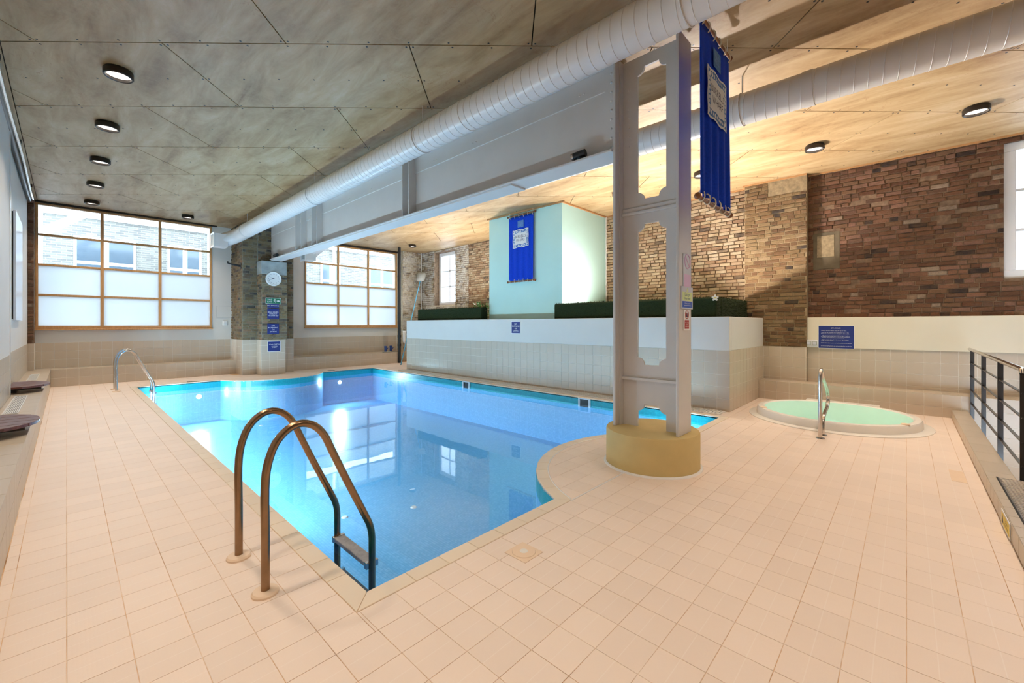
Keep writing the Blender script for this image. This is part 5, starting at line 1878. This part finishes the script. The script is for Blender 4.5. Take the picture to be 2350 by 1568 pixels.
for k in range(24):
    th = 2 * PI * k / 24
    c, s_ = math.cos(th), math.sin(th)
    fr_pts.append(b_ + d * (0.21 - 0.21 * math.copysign(abs(c) ** .5, c)) + sd * 0.16 * math.copysign(abs(s_) ** .5, s_))
MB().tube(fr_pts, 0.012, 8, closed=True).build('hoop', 'net_grey', nt_, smooth=True)
mid = b_ + d * 0.21
lps = [[mid + (p - mid) * f - nn * g_ for p in fr_pts] for f, g_ in ((1.0, 0.0), (0.8, 0.05), (0.4, 0.075), (0.02, 0.08))]
MB().rings(lps, cap=False).build('mesh', 'net_grey', nt_, smooth=True)
wpipe = tag(MB().tube([(9.78, 14.22, 1.4), (9.78, 14.22, ZC)], 0.014, 10).build('conduit_pipe', 'white_gloss', smooth=True), 'thin white conduit in the far brick corner behind the net', 'pipe')
cw = empty('hanging_cloth', (8.72, 13.7, 0.75), 'white cloth hanging beside the black pipe', 'cloth')
lp = []
for j in range(7):
    f = j / 6
    lp.append([(8.60 + 0.13 * (i / 8) * (1 - 0.35 * f) + 0.02 * f, 13.70 + 0.012 * math.sin(i * 1.9 + f * 2), 1.19 - 0.42 * f - 0.04 * (i / 8) * f) for i in range(9)])
c = MB().rings(lp, cap=False, closed=False).build('towel', 'cloth_white', cw, smooth=True)
c.modifiers.new('thickness', 'SOLIDIFY').thickness = 0.006
MB().tube([(8.56, 13.76, 1.19), (8.73, 13.70, 1.20)], 0.006, 8).build('hook', 'grey_plastic', cw)

def cleaner(x, y, label):
    t = empty('hose_head', (x, y, 0.4), label, 'cleaning tool', 'blue cleaning heads on the ledge')
    MB().box(x - 0.13, x + 0.13, y - 0.06, y + 0.06, 0.40, 0.425).build('base', 'grey_plastic', t, bevel=0.008)
    MB().lathe([(0.045, 0.0), (0.045, 0.14), (0.05, 0.15), (0.05, 0.20), (0.0, 0.205)], x - 0.03, y, 16, 0.425).build('body', 'toy_blue', t, smooth=True)
    MB().tube([(x - 0.01, y, 0.47), (x + 0.05, y, 0.52), (x + 0.075, y, 0.56)], 0.014, 8).build('handle', 'toy_blue', t, smooth=True)


cleaner(8.15, 14.1, 'blue cleaning head on the far ledge, the one further left of the pipe')
cleaner(8.46, 14.25, 'blue cleaning head on the far ledge, half behind the black pipe')

# ================================================================== HEDGES
def hedge(name, boxes, label, seed):
    t = empty(name, (boxes[0][0], boxes[0][2], 1.40), label, 'hedge')
    rr = random.Random(seed)
    mb = MB()
    for b_ in boxes:
        mb.box(*b_)
    mb.build('body', 'turf_dark', t, bevel=0.03)
    mb = MB()
    for x0, x1, y0, y1, z0, z1 in boxes:
        faces = (('x', x0, y0, y1), ('y', y0, x0, x1), ('z', z1, 0, 0))
        for kind, f, a, b_ in faces:
            area = (b_ - a) * (z1 - 1.5) if kind != 'z' else (x1 - x0) * (y1 - y0)
            for k in range(int(area * 2600)):
                if kind == 'x':
                    c, nn_ = Vector((f, a + (b_ - a) * rr.random(), 1.5 + (z1 - 1.5) * rr.random())), Vector((-1, 0, 0))
                elif kind == 'y':
                    c, nn_ = Vector((a + (b_ - a) * rr.random(), f, 1.5 + (z1 - 1.5) * rr.random())), Vector((0, -1, 0))
                else:
                    c, nn_ = Vector((x0 + (x1 - x0) * rr.random(), y0 + (y1 - y0) * rr.random(), f)), Vector((0, 0, 1))
                tip = c + (nn_ + Vector((rr.random() - .5, rr.random() - .5, rr.random() - .5)) * 1.2) * 0.022
                w = Vector((rr.random() - .5, rr.random() - .5, rr.random() - .5)) * 0.008
                mb.face([c - w, c + w, tip])
    mb.build('turf_blades', 'turf_dark', t, kind='stuff')
    return t


hedge('box_hedge', [(7.60, 7.85, 8.29, 11.25, 1.40, 1.895)], 'dark green box hedge on the planter left of the mint box', 1)
hedge('box_hedge', [(7.60, 7.85, 2.36, 5.84, 1.40, 1.90), (7.85, 9.50, 2.36, 2.60, 1.40, 1.90)], 'dark green box hedge on the planter right of the mint box', 2)
fl = empty('white_flower', (7.62, 2.42, 1.90), 'single white five-petalled flower on the right hedge', 'flower')
for k in range(5):
    a = 2 * PI * k / 5 + 0.3
    q = [(0.012 * math.cos(a + b_) if j == 0 else 0, 0) for j, b_ in enumerate((0, 0))]
    pp = []
    for j in range(10):
        th = 2 * PI * j / 10
        lx, ly = 0.032 + 0.026 * math.cos(th), 0.018 * math.sin(th)
        pp.append((lx * math.cos(a) - ly * math.sin(a), lx * math.sin(a) + ly * math.cos(a)))
    MB().plate(pp, (7.585, 2.38, 1.885), (0.34, -0.94, 0), Z_, (-0.94, -0.34, 0), 0.004).build('petal', 'petal', fl)
MB().plate([(0.012 * math.cos(k * PI / 4), 0.012 * math.sin(k * PI / 4)) for k in range(8)], (7.580, 2.378, 1.885), (0.34, -0.94, 0), Z_, (-0.94, -0.34, 0), 0.004).build('eye', 'petal_eye', fl)
pt = empty('leafy_plant', (8.0, 8.6, 1.40), 'small leafy green plant behind the left hedge by the mint box', 'plant')
rr = random.Random(9)
for k in range(7):
    a = rr.random() * 2 * PI
    MB().tube([(8.0, 8.6, 1.40), (8.0 + .10 * math.cos(a), 8.6 + .2 * math.sin(a), 1.75), (8.0 + .16 * math.cos(a), 8.6 + .36 * math.sin(a), 1.96 + rr.random() * .08)], 0.006, 6).build('stem', 'leaf', pt)
for k in range(60):
    c = Vector((8.0 + (rr.random() - .5) * .3, 8.62 + (rr.random() - .5) * .75, 1.86 + rr.random() * .17))
    u = Vector((rr.random() - .5, rr.random() - .5, rr.random() - .2)).normalized()
    w = u.cross(Vector((rr.random(), rr.random(), rr.random()))).normalized()
    l_ = 0.05 + rr.random() * .04
    MB().face([c, c + u * l_ * .5 + w * l_ * .28, c + u * l_, c + u * l_ * .5 - w * l_ * .28]).build('leaf', 'leaf', pt)

# ================================================================== OUTDOORS
tag(MB().box(-12, 22, 15.0, 24, -0.3, -0.05).build('courtyard_ground', 'ext_ground'), 'pale paved courtyard outside the windows', kind='structure')
eb = empty('courtyard_building', (4, 19.5, 0), 'pale sunlit brick building across the courtyard with white windows', 'building')
MB().box(-6, 16, 19.5, 19.9, -0.05, 7.5).build('wall', 'ext_brick', eb)
MB().box(-6, 16, 19.42, 19.5, 4.9, 5.15).build('string_course', 'ext_white', eb)
for x, w in ((0.9, 1.5), (3.0, 1.0), (8.4, 0.9), (11.0, 1.4)):
    f = MB().box(x - w / 2, x + w / 2, 19.44, 19.5, 2.6, 4.3).build('window', 'ext_white', eb)
    for s_ in (-1, 1):
        for z0, z1 in ((2.7, 3.4), (3.5, 4.2)):
            xx = x + s_ * w / 4
            MB().box(xx - w / 4 + .07, xx + w / 4 - .07, 19.43, 19.44, z0, z1).build('pane', 'ext_glass', f)
es = empty('steel_frame_outside', (-0.4, 16, 0), 'white steel post with a diagonal brace outside the left window', 'steel frame')
MB().box(-0.66, -0.42, 15.9, 16.1, -0.05, 5.2).build('post', 'ext_white', es)
MB().plate([(0, -0.11), (1.6, 1.19), (1.6, 1.42), (0, 0.14)], (-0.44, 15.95, 3.75), X_, Z_, Y_, 0.1).build('brace', 'ext_white', es)
MB().box(-3, 4.2, 15.9, 16.1, 4.65, 4.9).build('rail_beam', 'ext_white', es)
MB().box(3.05, 3.25, 15.9, 16.1, -0.05, 5.2).build('post', 'ext_white', es)
dp = empty('white_downpipe', (8.5, 19.34, 0), 'white rainwater pipe outside the right window', 'pipe')
MB().tube([(8.5, 19.34, -0.05), (8.5, 19.34, 7.0)], 0.06, 12).build('pipe', 'ext_white', dp, smooth=True)
MB().tube([(8.5, 19.34, 3.9), (8.5, 19.34, 4.05)], 0.075, 12).build('collar', 'ext_white', dp, smooth=True)
